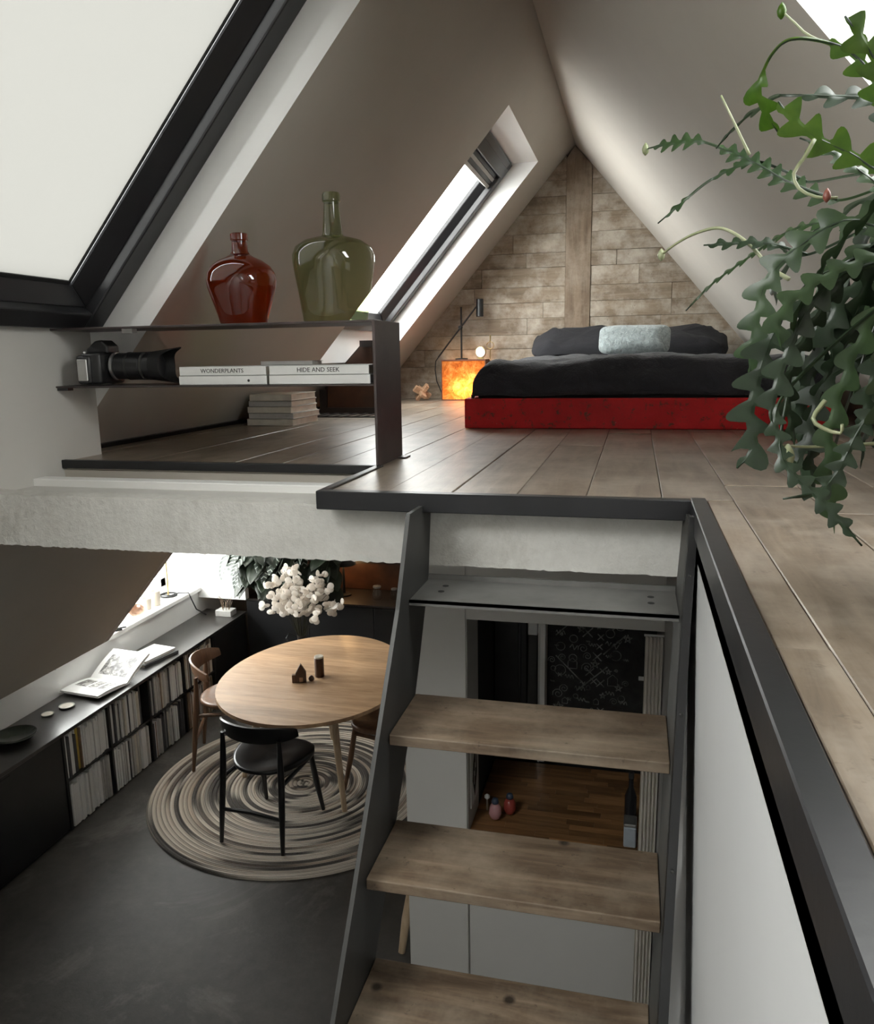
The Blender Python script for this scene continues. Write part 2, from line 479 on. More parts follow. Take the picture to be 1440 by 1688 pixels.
for z in (-1.55, zt-0.07):
    obj('frame_bar', MB().box(XW-0.05, XW, 4.0, 5.75, z, z+0.07), M['white_paint'], w, bevel=0.004)
obj('pane', MB().box(XW-0.03, XW-0.024, 4.05, 5.7, -1.5, zt-0.05), M['pane'], w)
ld = bpy.data.lights.new('window_portal', 'AREA'); ld.shape = 'RECTANGLE'; ld.size = 0.95; ld.size_y = 1.7; ld.cycles.is_portal = True
lo = bpy.data.objects.new('window_portal', ld); COL.objects.link(lo)
lo.matrix_world = Matrix.Translation((XW-0.1, 4.87, -1.05)) @ Matrix.Rotation(-PI/2, 4, 'Y')

# walls of the lower floor -------------------------------------------------------------------
mb = MB().box(-3.62, -3.5, YF, 6.45, ZF, -1.585)
mb.box(-3.62, -3.5, YF, 3.94, -1.585, zb).box(-3.62, -3.5, 5.81, 6.45, -1.585, zb)
mb.box(-3.62, -3.071, YF, 3.94, zb, zb+0.12).box(-3.62, -3.071, 5.81, 6.45, zb, zb+0.12)
struct('wall_left_lower', mb, M['white_paint'])
M['dark_wall'] = plain('dark_wall', (0.10, 0.075, 0.055, 1), 0.8, var=0.15, scale=4, bump=0.05)
struct('wall_back_lower', MB().box(-3.62, 0.25, 6.3, 6.45, ZF, -0.03), M['dark_wall'])
struct('wall_front', MB().box(-4.0, 1.4, YF-0.15, YF, ZF, 1.9), M['white_paint'])
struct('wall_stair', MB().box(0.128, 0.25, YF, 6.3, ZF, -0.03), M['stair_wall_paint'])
struct('floor', MB().box(-3.62, 0.25, YF, 6.45, ZF-0.1, ZF), M['floor_concrete'])

# ceiling of the lower floor = slab of the loft ------------------------------------------------
ZS0, ZS1 = -0.183, -0.028
xa, xc = slope_z, lambda z: RX - (RZ-z)/SL
def clipped(x1, z0=ZS0, z1=ZS1):
    return [(xc(z0), z0), (x1, z0), (x1, z1), (xc(z1), z1)]
mb = MB().box(0.128, 1.08, YF, YB, -0.10, ZS1).box(-0.70, 0.128, 1.95, YB, ZS0, ZS1)
mb.prism(clipped(-0.70), 'y', 2.17, 6.3).box(-0.70, 0.25, YB, 6.3, ZS0, ZS1)
struct('ceiling_lower', mb, M['plaster'])

# rough cast concrete beam across the stairwell
def rough_box(x0, x1, y0, y1, z0, z1, nx, nz, amp, seed):
    r = random.Random(seed)
    mb = MB()
    J = {}
    def P(i, k, back):
        x = x0+(x1-x0)*i/nx; z = z0+(z1-z0)*k/nz; y = y1 if back else y0
        if (i, k, back) not in J:
            a = amp*(1.0 if k in (0, nz) else 0.5)
            J[(i,k,back)] = (r.uniform(-.4,.4)*amp, r.uniform(-1,0.4)*amp*0.6, r.uniform(-1,1)*a*0.55)
        d = J[(i,k,back)]
        return (x+d[0], y+(d[1] if not back else 0), z+d[2])
    vs = {}
    for back in (0, 1):
        for i in range(nx+1):
            for k in range(nz+1):
                vs[(i,k,back)] = len(mb.v); mb.v.append(P(i,k,back))
    for back in (0, 1):
        for i in range(nx):
            for k in range(nz):
                mb.f.append((vs[(i,k,back)], vs[(i+1,k,back)], vs[(i+1,k+1,back)], vs[(i,k+1,back)]))
    for i in range(nx):
        for k in (0, nz):
            mb.f.append((vs[(i,k,0)], vs[(i+1,k,0)], vs[(i+1,k,1)], vs[(i,k,1)]))
    for k in range(nz):
        for i in (0, nx):
            mb.f.append((vs[(i,k,0)], vs[(i,k+1,0)], vs[(i,k+1,1)], vs[(i,k,1)]))
    return mb
struct('beam', rough_box(-2.03, 0.128, 1.80, 1.87, ZS0, -0.042, 260, 9, 0.0032, 3), M['beam_concrete'], smooth=True)
struct('beam_back', MB().box(-2.02, -0.70, 1.87, 2.03, ZS0, -0.058).box(-0.70, 0.128, 1.87, 1.96, ZS0, ZS1), M['apron_paint'])
struct('trim_ledge', MB().box(-1.95, -0.70, 2.03, 2.085, ZS0, -0.036), M['white_paint'], bevel=0.003)
struct('trim_recess', MB().box(-1.95, -0.70, 2.085, 2.18, ZS0, -0.06), M['plaster'])

# loft floor: one board per object -------------------------------------------------------------
fl = struct('floor_loft', MB().box(0.152, 1.03, YF, YB, ZS1, -0.006).box(-0.70, 0.152, 1.95, YB, ZS1, -0.006).box(-1.90, -0.70, 2.18, YB, ZS1, -0.006), M['paper_cream'],
            label='worn brown plank floor of the loft')
edges = [-1.905, -1.80, -1.645, -1.49, -1.335, -1.18, -1.025, -0.87, -0.715, -0.56, -0.405, -0.255, -0.10, 0.062, 0.208, 0.371, 0.53, 0.69, 0.85, 1.01]
r = random.Random(5)
for i in range(len(edges)-1):
    x0, x1 = edges[i], edges[i+1]
    if x1 <= -0.70: ystart = 2.18
    elif x0 < 0.15: ystart = 1.755
    else: ystart = YF
    if x0 < 0.15 < x1:       # the board beside the stairwell edge: notch it into two strips
        segs = [(x0, x1, 1.755, 3.6), (x0, x1, 3.6, YB), (0.153, x1, 0.868, 1.755), (0.153, x1, YF, 0.868)]
    else:
        cuts = [ystart]
        y = ystart + r.uniform(1.0, 2.4)
        while y < YB-0.5:
            cuts.append(y); y += r.uniform(1.3, 2.6)
        cuts.append(YB)
        segs = [(x0, x1, a, b) for a, b in zip(cuts, cuts[1:])]
    for (a, b, c, d) in segs:
        g = 0.0009; dz = r.uniform(-0.0012, 0.0012)
        cx, cy = (a+b)/2, (c+d)/2
        mb = MB().box(a+g-cx, b-g-cx, c+g-cy, d-g-cy, -0.0058, 0)
        obj('plank', mb, M['plank'], fl, loc=(cx, cy, dz), bevel=0.0014)

# black steel edging
struct('trim_1', MB().box(-0.722, 0.128, 1.722, 1.752, -0.040, 0.004), M['steel_black'], bevel=0.002)
struct('trim_2', MB().box(0.119, 0.151, YF, 1.756, -0.048, 0.005), M['steel_black'], bevel=0.002)
struct('trim_3', MB().box(-0.722, -0.700, 1.752, 2.18, -0.040, 0.004), M['steel_black'], bevel=0.002)
struct('trim_4', MB().box(-1.77, -0.722, 2.160, 2.182, -0.022, 0.004), M['steel_black'], bevel=0.002)
struct('baseboard_left', MB().prism([(-1.905, 0.0), (-1.875, 0.0), (-1.858, 0.018), (-1.885, 0.018)], 'y', 2.37, YB), M['steel_black'])

# gable wall behind the bed, clad in old boards --------------------------------------------------
gw = struct('wall_back', MB().prism([(xc(-0.03)-0.02, -0.03), (2*RX-xc(-0.03)+0.02, -0.03), (RX, RZ+0.02)], 'y', YB+0.03, YB+0.14), M['black_matte'], label='gable wall of weathered brown boards')
r = random.Random(11)
def clip_row(xa, xb, z0, z1):
    """board between xa..xb clipped to the gable"""
    l0, l1 = xc(z0)-0.012, xc(z1)-0.012
    r0, r1 = 2*RX-xc(z0)+0.012, 2*RX-xc(z1)+0.012
    pa0, pa1 = max(xa, l0), max(xa, l1); pb0, pb1 = min(xb, r0), min(xb, r1)
    if pb0 - pa0 < 0.02: return None
    if pb1 - pa1 < 0.004:
        m = (pa1+pb1)/2; pa1 = pb1 = min(max(m, pa0), pb0)
        return [(pa0, z0), (pb0, z0), (pa1, z1)]
    return [(pa0, z0), (pb0, z0), (pb1, z1), (pa1, z1)]
PX0, PX1 = -0.50, -0.328
z = 0.0
while z < 1.62:
    hgt = r.uniform(0.095, 0.135)
    z1 = min(z+hgt, RZ-0.012)
    for (xa_, xb_) in ((-2.0, PX0), (PX1, 1.1)):
        lo, hi = max(xa_, xc(z)), min(xb_, 2*RX-xc(z))
        cuts = [xa_, xb_]
        if hi-lo > 0.5: cuts = [xa_, r.uniform(lo+0.15, hi-0.15), xb_]
        for a, b in zip(cuts, cuts[1:]):
            p = clip_row(a+0.0006, b-0.0006, z+0.0006, z1-0.0006)
            if not p: continue
            cx = sum(q[0] for q in p)/len(p); cz = sum(q[1] for q in p)/len(p)
            obj('board', MB().prism([(q[0]-cx, q[1]-cz) for q in p], 'y', -0.018+r.uniform(-0.004, 0.003), 0.03), M['gable_board'], gw, loc=(cx, YB+0.002, cz), bevel=0.0015)
    z = z1
zc = 0.72
obj('post_board', MB().add(*(lambda q: ([(p[0]-RX, -0.026, p[1]-zc) for p in q]+[(p[0]-RX, 0.03, p[1]-zc) for p in q], [(0,1,2,3,4),(9,8,7,6,5),(0,5,6,1),(1,6,7,2),(2,7,8,3),(3,8,9,4),(4,9,5,0)]))(
    [(PX0, 0), (PX1, 0), (PX1, 1.55), (RX, 1.68), (PX0, 1.60)])), M['gable_post'], gw, loc=(RX, YB+0.002, zc), bevel=0.002)

# ------------------------------------------------------------------ steep steel and wood stair
def sxl(z): return -0.462 + 0.05*(z+0.02)          # inner face of the left stringer
SW_ = 0.572
st = thing('staircase', 'steep open stair with dark steel stringers and thick wooden treads', 'staircase', (-0.18, 0.5, ZF))
O = Vector((-0.18, 0.5, ZF))
prof = [(1.615,-0.022),(1.798,-0.026),(1.798,-0.215),(1.735,-0.40),(1.705,-0.475),(1.56,-0.735),(0.62,ZF),(0.345,ZF),(1.285,-0.72),(1.55,-0.217)]
def plate(x_in, t):
    mb = MB()
    n = len(prof)
    vs = [Vector((x_in(z), y, z))-O for y, z in prof] + [Vector((x_in(z)+t, y, z))-O for y, z in prof]
    return mb.add(vs, [tuple(range(n)), tuple(range(2*n-1, n-1, -1))] + [(i, i+n, (i+1) % n+n, (i+1) % n) for i in range(n)])
obj('stringer', plate(sxl, -0.009), M['steel_grey'], st)
obj('stringer', plate(lambda z: sxl(z)+SW_, 0.008), M['steel_grey'], st)
fp = [(1.615,-0.010),(1.645,-0.012),(1.575,-0.225),(1.31,-0.727),(0.375,ZF),(0.345,ZF),(1.28,-0.72),(1.545,-0.217)]
mb = MB(); n = len(fp); xr = lambda z: sxl(z)+SW_+0.0
mb.add([Vector((xr(z), y, z))-O for y, z in fp] + [Vector((xr(z)+0.0165, y, z))-O for y, z in fp],
       [tuple(range(n)), tuple(range(2*n-1, n-1, -1))] + [(i, i+n, (i+1) % n+n, (i+1) % n) for i in range(n)])
fg = obj('flange', mb, M['black_paint'], st, label='black front flange beside the white wall')
for z in (-0.12, -0.36, -0.60, -0.84, -1.08):
    y = 1.545-(-0.217-z)*0.547-0.001 if z < -0.217 else 1.615-(-z)*0.3
    obj('bolt', MB().lathe([(0.0035, -0.003), (0.0035, 0.001), (0.002, 0.002)], 8), M['steel_grey'], fg, loc=tuple(Vector((xr(z)+0.008, y, z))-O), rot=(PI/2, 0, 0))
# folded steel top step with four holes
zt_ = -0.217
l = sxl(zt_)
tr = obj('top_step', MB().box(l+0.001, l+SW_-0.001, 1.622, 1.800, -0.006, 0).box(l+0.001, l+SW_-0.001, 1.622, 1.628, -0.012, 0).box(l+0.001, l+SW_-0.001, 1.796, 1.802, 0, 0.012), M['steel_tread'], st, loc=(-O.x, -O.y, zt_-O.z), label='thin folded grey steel step')
for x in (l+0.055, l+SW_-0.055):
    for y in (1.70, 1.745):
        obj('bolt_hole', MB().lathe([(0.0075, -0.002), (0.0075, 0.0006)], 10), M['black_matte'], tr, loc=(x, y, 0))
for i in range(8):
    z = -0.472 - 0.2455*i
    yf = 1.488 - 0.1375*i
    l = sxl(z)
    w2 = SW_/2
    mb = MB().box(-w2+0.001, w2-0.001, 0, 0.215, -0.024, 0)
    tr = obj('tread', mb, M['tread_wood'], st, loc=(l+w2-O.x, yf-O.y, z-O.z), bevel=0.0025, seg=2)
    obj('tread_bracket', MB().box(-w2+0.001, w2-0.001, 0.19, 0.216, -0.031, -0.0242), M['steel_black'], tr)

# ------------------------------------------------------------------ steel shelf on the loft edge
sh = thing('steel_shelf', 'low brown steel wall shelf carrying two glass demijohns', 'shelf', (-0.715, 2.17, 0))
S0 = Vector((-0.715, 2.17, 0))
obj('upright', MB().box(-0.004, 0.004, 0.0, 0.245, 0.0, 0.412), M['steel_brown'], sh, bevel=0.001)
obj('foot', MB().box(-0.004, 0.03, 0.19, 0.245, 0.0, 0.004), M['steel_brown'], sh)
obj('top_board', MB().box(-1.053, -0.004, 0.0, 0.245, 0.405, 0.412), M['steel_brown'], sh, bevel=0.001)
obj('shelf_board', MB().box(-1.053, -0.004, 0.0, 0.225, 0.2295, 0.235), M['steel_brown'], sh, bevel=0.001)
obj('bracket', MB().box(-0.80, -0.765, 0.005, 0.03, 0.392, 0.405), M['silver'], sh)
obj('bracket', MB().box(-1.052, -1.01, 0.005, 0.03, 0.221, 0.2295), M['steel_black'], sh)

def bottle(name, label, loc, prof, mat, group=None):
    t = thing(name, label, 'bottle', loc)
    obj('body', MB().lathe(prof[0], 40), mat, t, smooth=True)
    obj('neck', MB().lathe(prof[1], 28), mat, t, smooth=True)
    obj('lip', MB().lathe(prof[2], 28), mat, t, smooth=True)
    return t
bottle('demijohn', 'small amber brown glass demijohn with a short neck on the steel shelf', (-1.165, 2.285, 0.4125),
       ([(0.066,0.0),(0.070,0.004),(0.077,0.03),(0.090,0.07),(0.101,0.105),(0.1045,0.128),(0.101,0.150),(0.088,0.170),(0.066,0.186),(0.043,0.196),(0.030,0.205)],
        [(0.030,0.205),(0.0245,0.213),(0.0225,0.235),(0.0225,0.243)], [(0.0225,0.243),(0.0262,0.246),(0.0262,0.262),(0.0232,0.265),(0.017,0.265)]), M['amber_glass'])
bottle('demijohn', 'large green glass demijohn with a long neck on the steel shelf', (-0.868, 2.285, 0.4125),
       ([(0.090,0.0),(0.094,0.005),(0.099,0.035),(0.106,0.085),(0.1145,0.135),(0.119,0.170),(0.119,0.190),(0.110,0.212),(0.085,0.229),(0.052,0.238),(0.033,0.243)],
        [(0.033,0.243),(0.0290,0.249),(0.0255,0.285),(0.0225,0.325),(0.0222,0.335)], [(0.0222,0.335),(0.0262,0.338),(0.0262,0.356),(0.0225,0.362),(0.018,0.362)]), M['green_glass'])

# camera lying on the shelf, lens to the right
cm = thing('camera', 'black camera with a long zoom lens and petal hood on the shelf', 'camera', (-1.60, 2.20, 0.2385), 0.06)
bp = M['black_plastic']
obj('body', MB().box(-0.075, -0.005, -0.02, 0.115, 0.002, 0.098).box(-0.085, -0.035, -0.028, 0.012, 0.002, 0.09), bp, cm, bevel=0.010, seg=3, smooth=True)
obj('viewfinder_hump', MB().prism([(-0.078,0.095),(0.0,0.095),(0.0,0.118),(-0.022,0.137),(-0.045,0.134),(-0.078,0.108)], 'y', 0.02, 0.085), bp, cm, bevel=0.006, seg=2)
obj('grip_plate', MB().box(-0.078, -0.045, -0.031, -0.027, 0.012, 0.078), M['silver'], cm, bevel=0.002)
obj('strap_lug', MB().lathe([(0.006,0),(0.006,0.008),(0.004,0.012)], 10), M['silver'], cm, loc=(-0.06,-0.01,0.090))
obj('mode_dial', MB().lathe([(0.013,0),(0.013,0.012),(0.011,0.014)], 16), bp, cm, loc=(-0.05,0.105,0.098))
def lens_lathe(prof): # along +x
    mb = MB(Matrix(((0,0,1,0),(0,1,0,0.05),(-1,0,0,0.055),(0,0,0,1)))); return mb.lathe(prof, 32)
ln = obj('lens', lens_lathe([(0.036,-0.005),(0.036,0.012),(0.041,0.016),(0.041,0.05),(0.043,0.052),(0.043,0.10),(0.0405,0.102),(0.0405,0.118),(0.044,0.120),(0.044,0.150)]), bp, cm, smooth=True)
for x in (0.004, 0.052, 0.104):
    obj('lens_ring', lens_lathe([(0.0415,x),(0.0435,x+0.001),(0.0435,x+0.008),(0.0415,x+0.009)]), M['silver'] if x < 0.01 else M['steel_grey'], ln, smooth=True)
mb = MB(Matrix(((0,0,1,0),(0,1,0,0.05),(-1,0,0,0.055),(0,0,0,1))))
nn = 48
vs = []; 
for k in range(nn):
    a = 2*PI*k/nn
    e = 0.197 + 0.026*math.cos(2*(a)) + 0.006*math.cos(4*a)
    for rr, zz in ((0.044,0.135),(0.056,e),(0.0535,e),(0.042,0.137)):
        vs.append((rr*math.cos(a), rr*math.sin(a), zz))
mb.add(vs, [(k*4+i, ((k+1) % nn)*4+i, ((k+1) % nn)*4+(i+1) % 4, k*4+(i+1) % 4) for k in range(nn) for i in range(4)])
obj('lens_hood', mb, M['black_matte'], ln, smooth=True)

def text_mesh(txt, size, depth=0.0004, font_scale_x=1.0):
    cu = bpy.data.curves.new('lettering', 'FONT'); cu.body = txt; cu.size = size; cu.extrude = depth
    cu.align_x = 'CENTER'; cu.align_y = 'CENTER'; cu.resolution_u = 2
    o = bpy.data.objects.new('tmp', cu); COL.objects.link(o)
    dg = bpy.context.evaluated_depsgraph_get(); dg.update()
    me = bpy.data.meshes.new_from_object(o.evaluated_get(dg))
    bpy.data.objects.remove(o)
    for v in me.vertices: v.co.x *= font_scale_x
    me.materials.clear(); me.materials.append(M['ink'])
    return me

def book(name, label, cat, loc, size, rz=0, cover='paper_white', pages='paper_cream', spine=None, lettering=None, group=None, dot=False):
    """lies flat; size = length along the spine (x), depth (y), thickness; spine on the -y side"""
    L, D, T = size
    t = thing(name, label, cat, loc, rz, group)
    obj('cover', MB().box(-L/2, L/2, 0, D, 0, T*0.09).box(-L/2, L/2, 0, D, T*0.91, T).box(-L/2, L/2, 0, 0.004, 0, T), M[spine or cover], t, bevel=0.0012)
    obj('page_block', MB().box(-L/2+0.004, L/2-0.004, 0.004, D-0.005, T*0.09, T*0.91), M[pages], t)
    if lettering:
        me = text_mesh(*lettering)
        o = bpy.data.objects.new('lettering', me); COL.objects.link(o); o.parent = t
        o.location = (0, -0.0003, T*0.5); o.rotation_euler = (PI/2, 0, 0)
    if dot:
        obj('emblem', MB().lathe([(0.004,0),(0.004,0.0006)], 10), M['ink'], t, loc=(L*0.3, 0.0, T*0.45), rot=(PI/2,0,0))
    return t
gs = 'white hardbacks lying on the steel shelf'
book('hardback_book', 'white hardback lettered WONDERPLANTS, upper book next to the camera', 'book', (-1.192, 2.178, 0.2625), (0.282,0.20,0.027), 0, lettering=('WONDERPLANTS', 0.0175, 0.0003, 1.0), group=gs)
book('hardback_book', 'plain white hardback under the WONDERPLANTS book', 'book', (-1.192, 2.176, 0.2355), (0.286,0.20,0.0265), 0, group=gs, dot=True)
book('hardback_book', 'white hardback lettered HIDE AND SEEK beside the shelf upright', 'book', (-0.887, 2.176, 0.2625), (0.305,0.205,0.027), 0, lettering=('HIDE AND SEEK', 0.0185, 0.0003, 1.0), group=gs)
book('hardback_book', 'plain white hardback under the HIDE AND SEEK book', 'book', (-0.885, 2.174, 0.2355), (0.31,0.205,0.0265), 0, pages='paper_grey', group=gs)
book('hardback_book', 'grey hardback wedged behind the two white stacks on the shelf', 'book', (-1.04, 2.30, 0.2900), (0.17,0.09,0.012), 0, cover='paper_grey', pages='paper_grey')

# pile of pale books on the loft floor behind the shelf
r = random.Random(3)
z = 0.001
nm = ['lowest', 'second lowest', 'middle', 'second from the top', 'topmost']
for i in range(5):
    T = (0.031, 0.026, 0.029, 0.027, 0.030)[i]
    book('floor_book', nm[i] + ' of the pale books piled on the loft boards', 'book', (-1.655+r.uniform(-0.008,0.008), 3.45+r.uniform(-0.012,0.012), z), (0.235-0.006*i, 0.30, T), r.uniform(-0.05,0.03),
         cover='paper_grey' if i % 2 else 'paper_cream', pages='paper_cream', group='books piled on the loft floor')
    z += T+0.0005

# dark chest under the roof window, beyond the shelf
ch = thing('old_chest', 'dark old wooden chest with a sloping corner under the roof window', 'chest', (-1.5, 4.3, 0))
M['chest_dark'] = plain('chest_dark', (0.018,0.012,0.010,1), 0.45, var=0.3, scale=8)
M['chest_brown'] = plain('chest_brown', (0.055,0.022,0.011,1), 0.35, var=0.5, scale=6)
cp = [(-0.27,0.0),(0.12,0.0),(0.12,0.40),(0.02,0.40),(-0.22,0.155)]
obj('body', MB().prism(cp, 'y', 0.02, 0.34), M['chest_dark'], ch, bevel=0.004)
obj('front_frame', MB().box(-0.25,-0.21,0,0.02,0.03,0.13).box(0.08,0.12,0,0.02,0.03,0.365).box(-0.25,0.12,0,0.02,0.0,0.03).box(0.0,0.12,0,0.02,0.365,0.40), M['chest_dark'], ch)
obj('front_panel', MB().prism([(-0.21,0.03),(0.08,0.03),(0.08,0.365),(0.0,0.365),(-0.2,0.16)], 'y', 0.012, 0.02), M['chest_brown'], ch, label='reddish brown front panel')
gr = thing('floor_grille', 'black slatted floor grille in the boards before the old chest', 'grille', (-1.5, 3.95, 0.0015))
obj('grille_frame', MB().box(-0.24,0.26,-0.005,0.0,0,0.006).box(-0.24,0.26,0.25,0.255,0,0.006), M['steel_black'], gr)
for i in range(9):
    obj('slat', MB().box(-0.008,0.008,0,0.25,0,0.005), M['steel_black'], gr, loc=(-0.22+i*0.057, 0, 0))

# ------------------------------------------------------------------ bed
def fabric(name, col, var=0.2, bump=0.5, sheen=0.3, sc=9):
    t = NT(name); v = t.coords(rnd=False)
    n = t.noise(v, sc, 6, 0.65, 0.8); n2 = t.noise(v, 260, 2)
    t.base(t.ramp(n, [(0.3, tuple(c*(1-var) for c in col[:3])+(1,)), (0.7, tuple(c*(1+var) for c in col[:3])+(1,))]))
    t.set(Roughness=0.9); t.b.inputs['Sheen Weight'].default_value = sheen; t.b.inputs['Sheen Roughness'].default_value = 0.6
    m1 = t.node('ShaderNodeMath', operation='MULTIPLY_ADD'); m1.inputs[1].default_value = 0.12
    t.link(n2, m1.inputs[0]); t.link(n, m1.inputs[2])
    t.bump(m1.outputs[0], bump, 0.02)
    return t.m
M['navy'] = fabric('navy_linen', (0.015,0.015,0.022,1), 0.3, 0.8, 0.12)
M['navy2'] = fabric('navy_pillow', (0.008,0.008,0.011,1), 0.25, 0.5, 0.02)
M['silver_cloth'] = fabric('silver_cloth', (0.30,0.355,0.36,1), 0.45, 0.9, 0.5, 45)
t = NT('chipped_red'); v = t.coords(rnd=False)
a = t.noise(v, 26, 6, 0.8); b = t.noise(v, 5, 6, 0.7); c2 = t.noise(v, 60, 3, 0.7)
c = t.ramp(b, [(0.3, (0.33,0.008,0.011,1)), (0.7, (0.54,0.016,0.018,1))])
c = t.mix(t.ramp(a, [(0.545,(0,0,0,1)),(0.61,(0.9,0.9,0.9,1))]), c, (0.07,0.035,0.02,1))
c = t.mix(t.ramp(c2, [(0.69,(0,0,0,1)),(0.73,(1,1,1,1))]), c, (0.35,0.24,0.2,1))
t.base(c); t.set(Roughness=0.55); t.b.inputs['Specular IOR Level'].default_value = 0.2; t.bump(a, 0.25, 0.004); M['chipped_red'] = t.m
BX0, BX1, BY0, BY1 = -0.712, 0.745, 3.375, 5.74
bd = thing('bed', 'low bed on a chipped red painted platform below the gable', 'bed', ((BX0+BX1)/2, BY0, 0))
bx = (BX1-BX0)/2
for b in ((-bx, bx, 0, 0.03), ):
    obj('front_board', MB().box(-bx, bx, 0, 0.03, 0.002, 0.128), M['chipped_red'], bd, bevel=0.003)
obj('side_board', MB().box(-bx, -bx+0.03, 0.031, BY1-BY0, 0.002, 0.128), M['chipped_red'], bd, bevel=0.003)
obj('side_board', MB().box(bx-0.03, bx, 0.031, BY1-BY0, 0.002, 0.128), M['chipped_red'], bd, bevel=0.003)
obj('mattress', MB().box(-bx+0.045, bx-0.06, 0.05, BY1-BY0, 0.105, 0.245), M['navy2'], bd, bevel=0.03, seg=3, smooth=True)
obj('slat_base', MB().box(-bx+0.03, bx-0.03, 0.03, BY1-BY0-0.02, 0.085, 0.1), M['black_matte'], bd)

from mathutils import noise as MN
def duvet():
    x0, x1, y0, y1 = -0.70+0.022, 0.715, 3.40, 5.10
    zt, zb, rad = 0.280, 0.140, 0.095
    mb = MB()
    nu, nv = 110, 110
    def prof(s, L):      # rounded drop at both ends; s in 0..1 -> (pos, height)
        drop = zt-zb-rad; arc = rad*PI/2
        tot = L-2*rad + 2*(drop+arc)
        d = s*tot
        if d < drop: return 0, zb+d
        if d < drop+arc:
            a = (d-drop)/rad; return rad*(1-math.cos(a)), zb+drop+rad*math.sin(a)
        if d > tot-drop: return L, zb+(tot-d)
        if d > tot-drop-arc:
            a = (tot-drop-d)/rad; return L-rad*(1-math.cos(a)), zb+drop+rad*math.sin(a)
        return rad+(d-drop-arc), zt
    def fn(i, j):
        px, hx = prof(i, x1-x0)
        # front end drops, far end lies flat on the mattress
        L = y1-y0; drop = zt-zb-rad; arc = rad*PI/2; tot = L-rad+drop+arc; d = j*tot
        if d < drop: py, hy = 0, zb+d
        elif d < drop+arc:
            a = (d-drop)/rad; py, hy = rad*(1-math.cos(a)), zb+drop+rad*math.sin(a)
        else: py, hy = rad+d-drop-arc, zt
        zz = min(hx, hy)
        x, y = x0+px, y0+py
        w = MN.fractal(Vector((x*3.2, y*4.5, 1.7)), 0.9, 2.0, 4)*0.022 + MN.noise(Vector((x*9, y*2.5, 4)))*0.010
        w2 = MN.noise(Vector((x*14, y*14, zz*5)))*0.010
        k = 1 if zz > zt-0.02 else 0.3
        cx = 1 if px > 0.01 and px < x1-x0-0.01 else 0
        edge = -0.020*math.exp(-((y-y1)/0.05)**2)
        return (x + (0 if cx else w2*0.7), y + (w2 if py < 0.02 else 0) - (0.006*math.sin(x*23) if py < 0.02 else 0), max(zz + w*k + edge + (0.012*math.sin((x+0.7)*2.2) if k == 1 else 0), 0.134))
    mb.grid(fn, nu, nv)
    return mb
dv = tag(obj('duvet', duvet(), M['navy'], smooth='all'), 'dark charcoal linen duvet spread over the bed', 'duvet')
sm = dv.modifiers.new('thickness', 'SOLIDIFY'); sm.thickness = 0.012; sm.offset = -1

def cushion(name, label, cat, loc, w, h, d, mat, rot, seed, wrinkle=0.01, group=None):
    def fn(i, j):
        a = 2*PI*i; b = PI*(j-0.5)
        e = lambda c, p: math.copysign(abs(c)**p, c)
        x = w/2*e(math.cos(a), 0.36)*e(math.cos(b), 0.5)
        y = h/2*e(math.sin(a), 0.36)*e(math.cos(b), 0.5)
        ed = max(0, 1-(abs(x)/(w/2))**4)*max(0, 1-(abs(y)/(h/2))**4)
        z = d/2*math.sin(b)*(0.16+0.84*ed**0.6)
        q = MN.fractal(Vector((x*9+seed, y*9, z*6)), 0.9, 2, 3)*wrinkle
        return (x+q*0.4, y+q*0.4, z+q)
    o = obj(name, MB().grid(fn, 48, 25, True), mat, loc=loc, rot=rot, smooth='all')
    return tag(o, label, cat, group)
cushion('pillow', 'left dark pillow leaning on the gable boards', 'pillow', (-0.36, 5.45, 0.366), 0.64, 0.36, 0.16, M['navy2'], (math.radians(24),0,0.02), 1, 0.022, 'dark bed pillows')
cushion('pillow', 'right dark pillow partly behind the silver cushion', 'pillow', (0.265, 5.45, 0.366), 0.58, 0.36, 0.16, M['navy2'], (math.radians(24),0,-0.03), 5, 0.024, 'dark bed pillows')
cushion('silver_cushion', 'small silvery blue-grey cushion propped against the pillows', 'cushion', (-0.02, 5.08, 0.388), 0.42, 0.19, 0.10, M['silver_cloth'], (math.radians(66),0,-0.02), 9, 0.008)

# ------------------------------------------------------------------ glowing bedside box and what stands on it
t = NT('backlit_stone'); t.n.remove(t.b); v = t.coords(rnd=False)
n1 = t.noise(v, 16, 8, 0.75, 0.6); n2 = t.noise(v, 45, 4, 0.8)
c = t.ramp(n1, [(0.3,(0.30,0.055,0.012,1)),(0.5,(0.75,0.28,0.07,1)),(0.68,(0.95,0.60,0.25,1))])
c = t.mix(t.ramp(n2, [(0.58,(0,0,0,1)),(0.68,(0.85,)*3+(1,))]), c, (0.22,0.05,0.015,1))
d = t.node('ShaderNodeBsdfDiffuse'); tl = t.node('ShaderNodeBsdfTranslucent'); mx = t.node('ShaderNodeMixShader'); mx.inputs[0].default_value = 0.7
t.link(c, d.inputs[0]); t.link(c, tl.inputs[0]); t.link(d.outputs[0], mx.inputs[1]); t.link(tl.outputs[0], mx.inputs[2]); t.link(mx.outputs[0], t.out.inputs[0])
M['backlit_stone'] = t.m
M['rust'] = plain('rust', (0.14,0.05,0.025,1), 0.7, var=0.4, scale=25)
NX0, NX1, NY0, NY1, NZ = -1.335, -1.018, 5.545, 5.755, 0.282
nb = thing('bedside_box', 'glowing orange backlit box used as a bedside table', 'lamp', ((NX0+NX1)/2, NY0, 0.0))
hw, dp = (NX1-NX0)/2, NY1-NY0
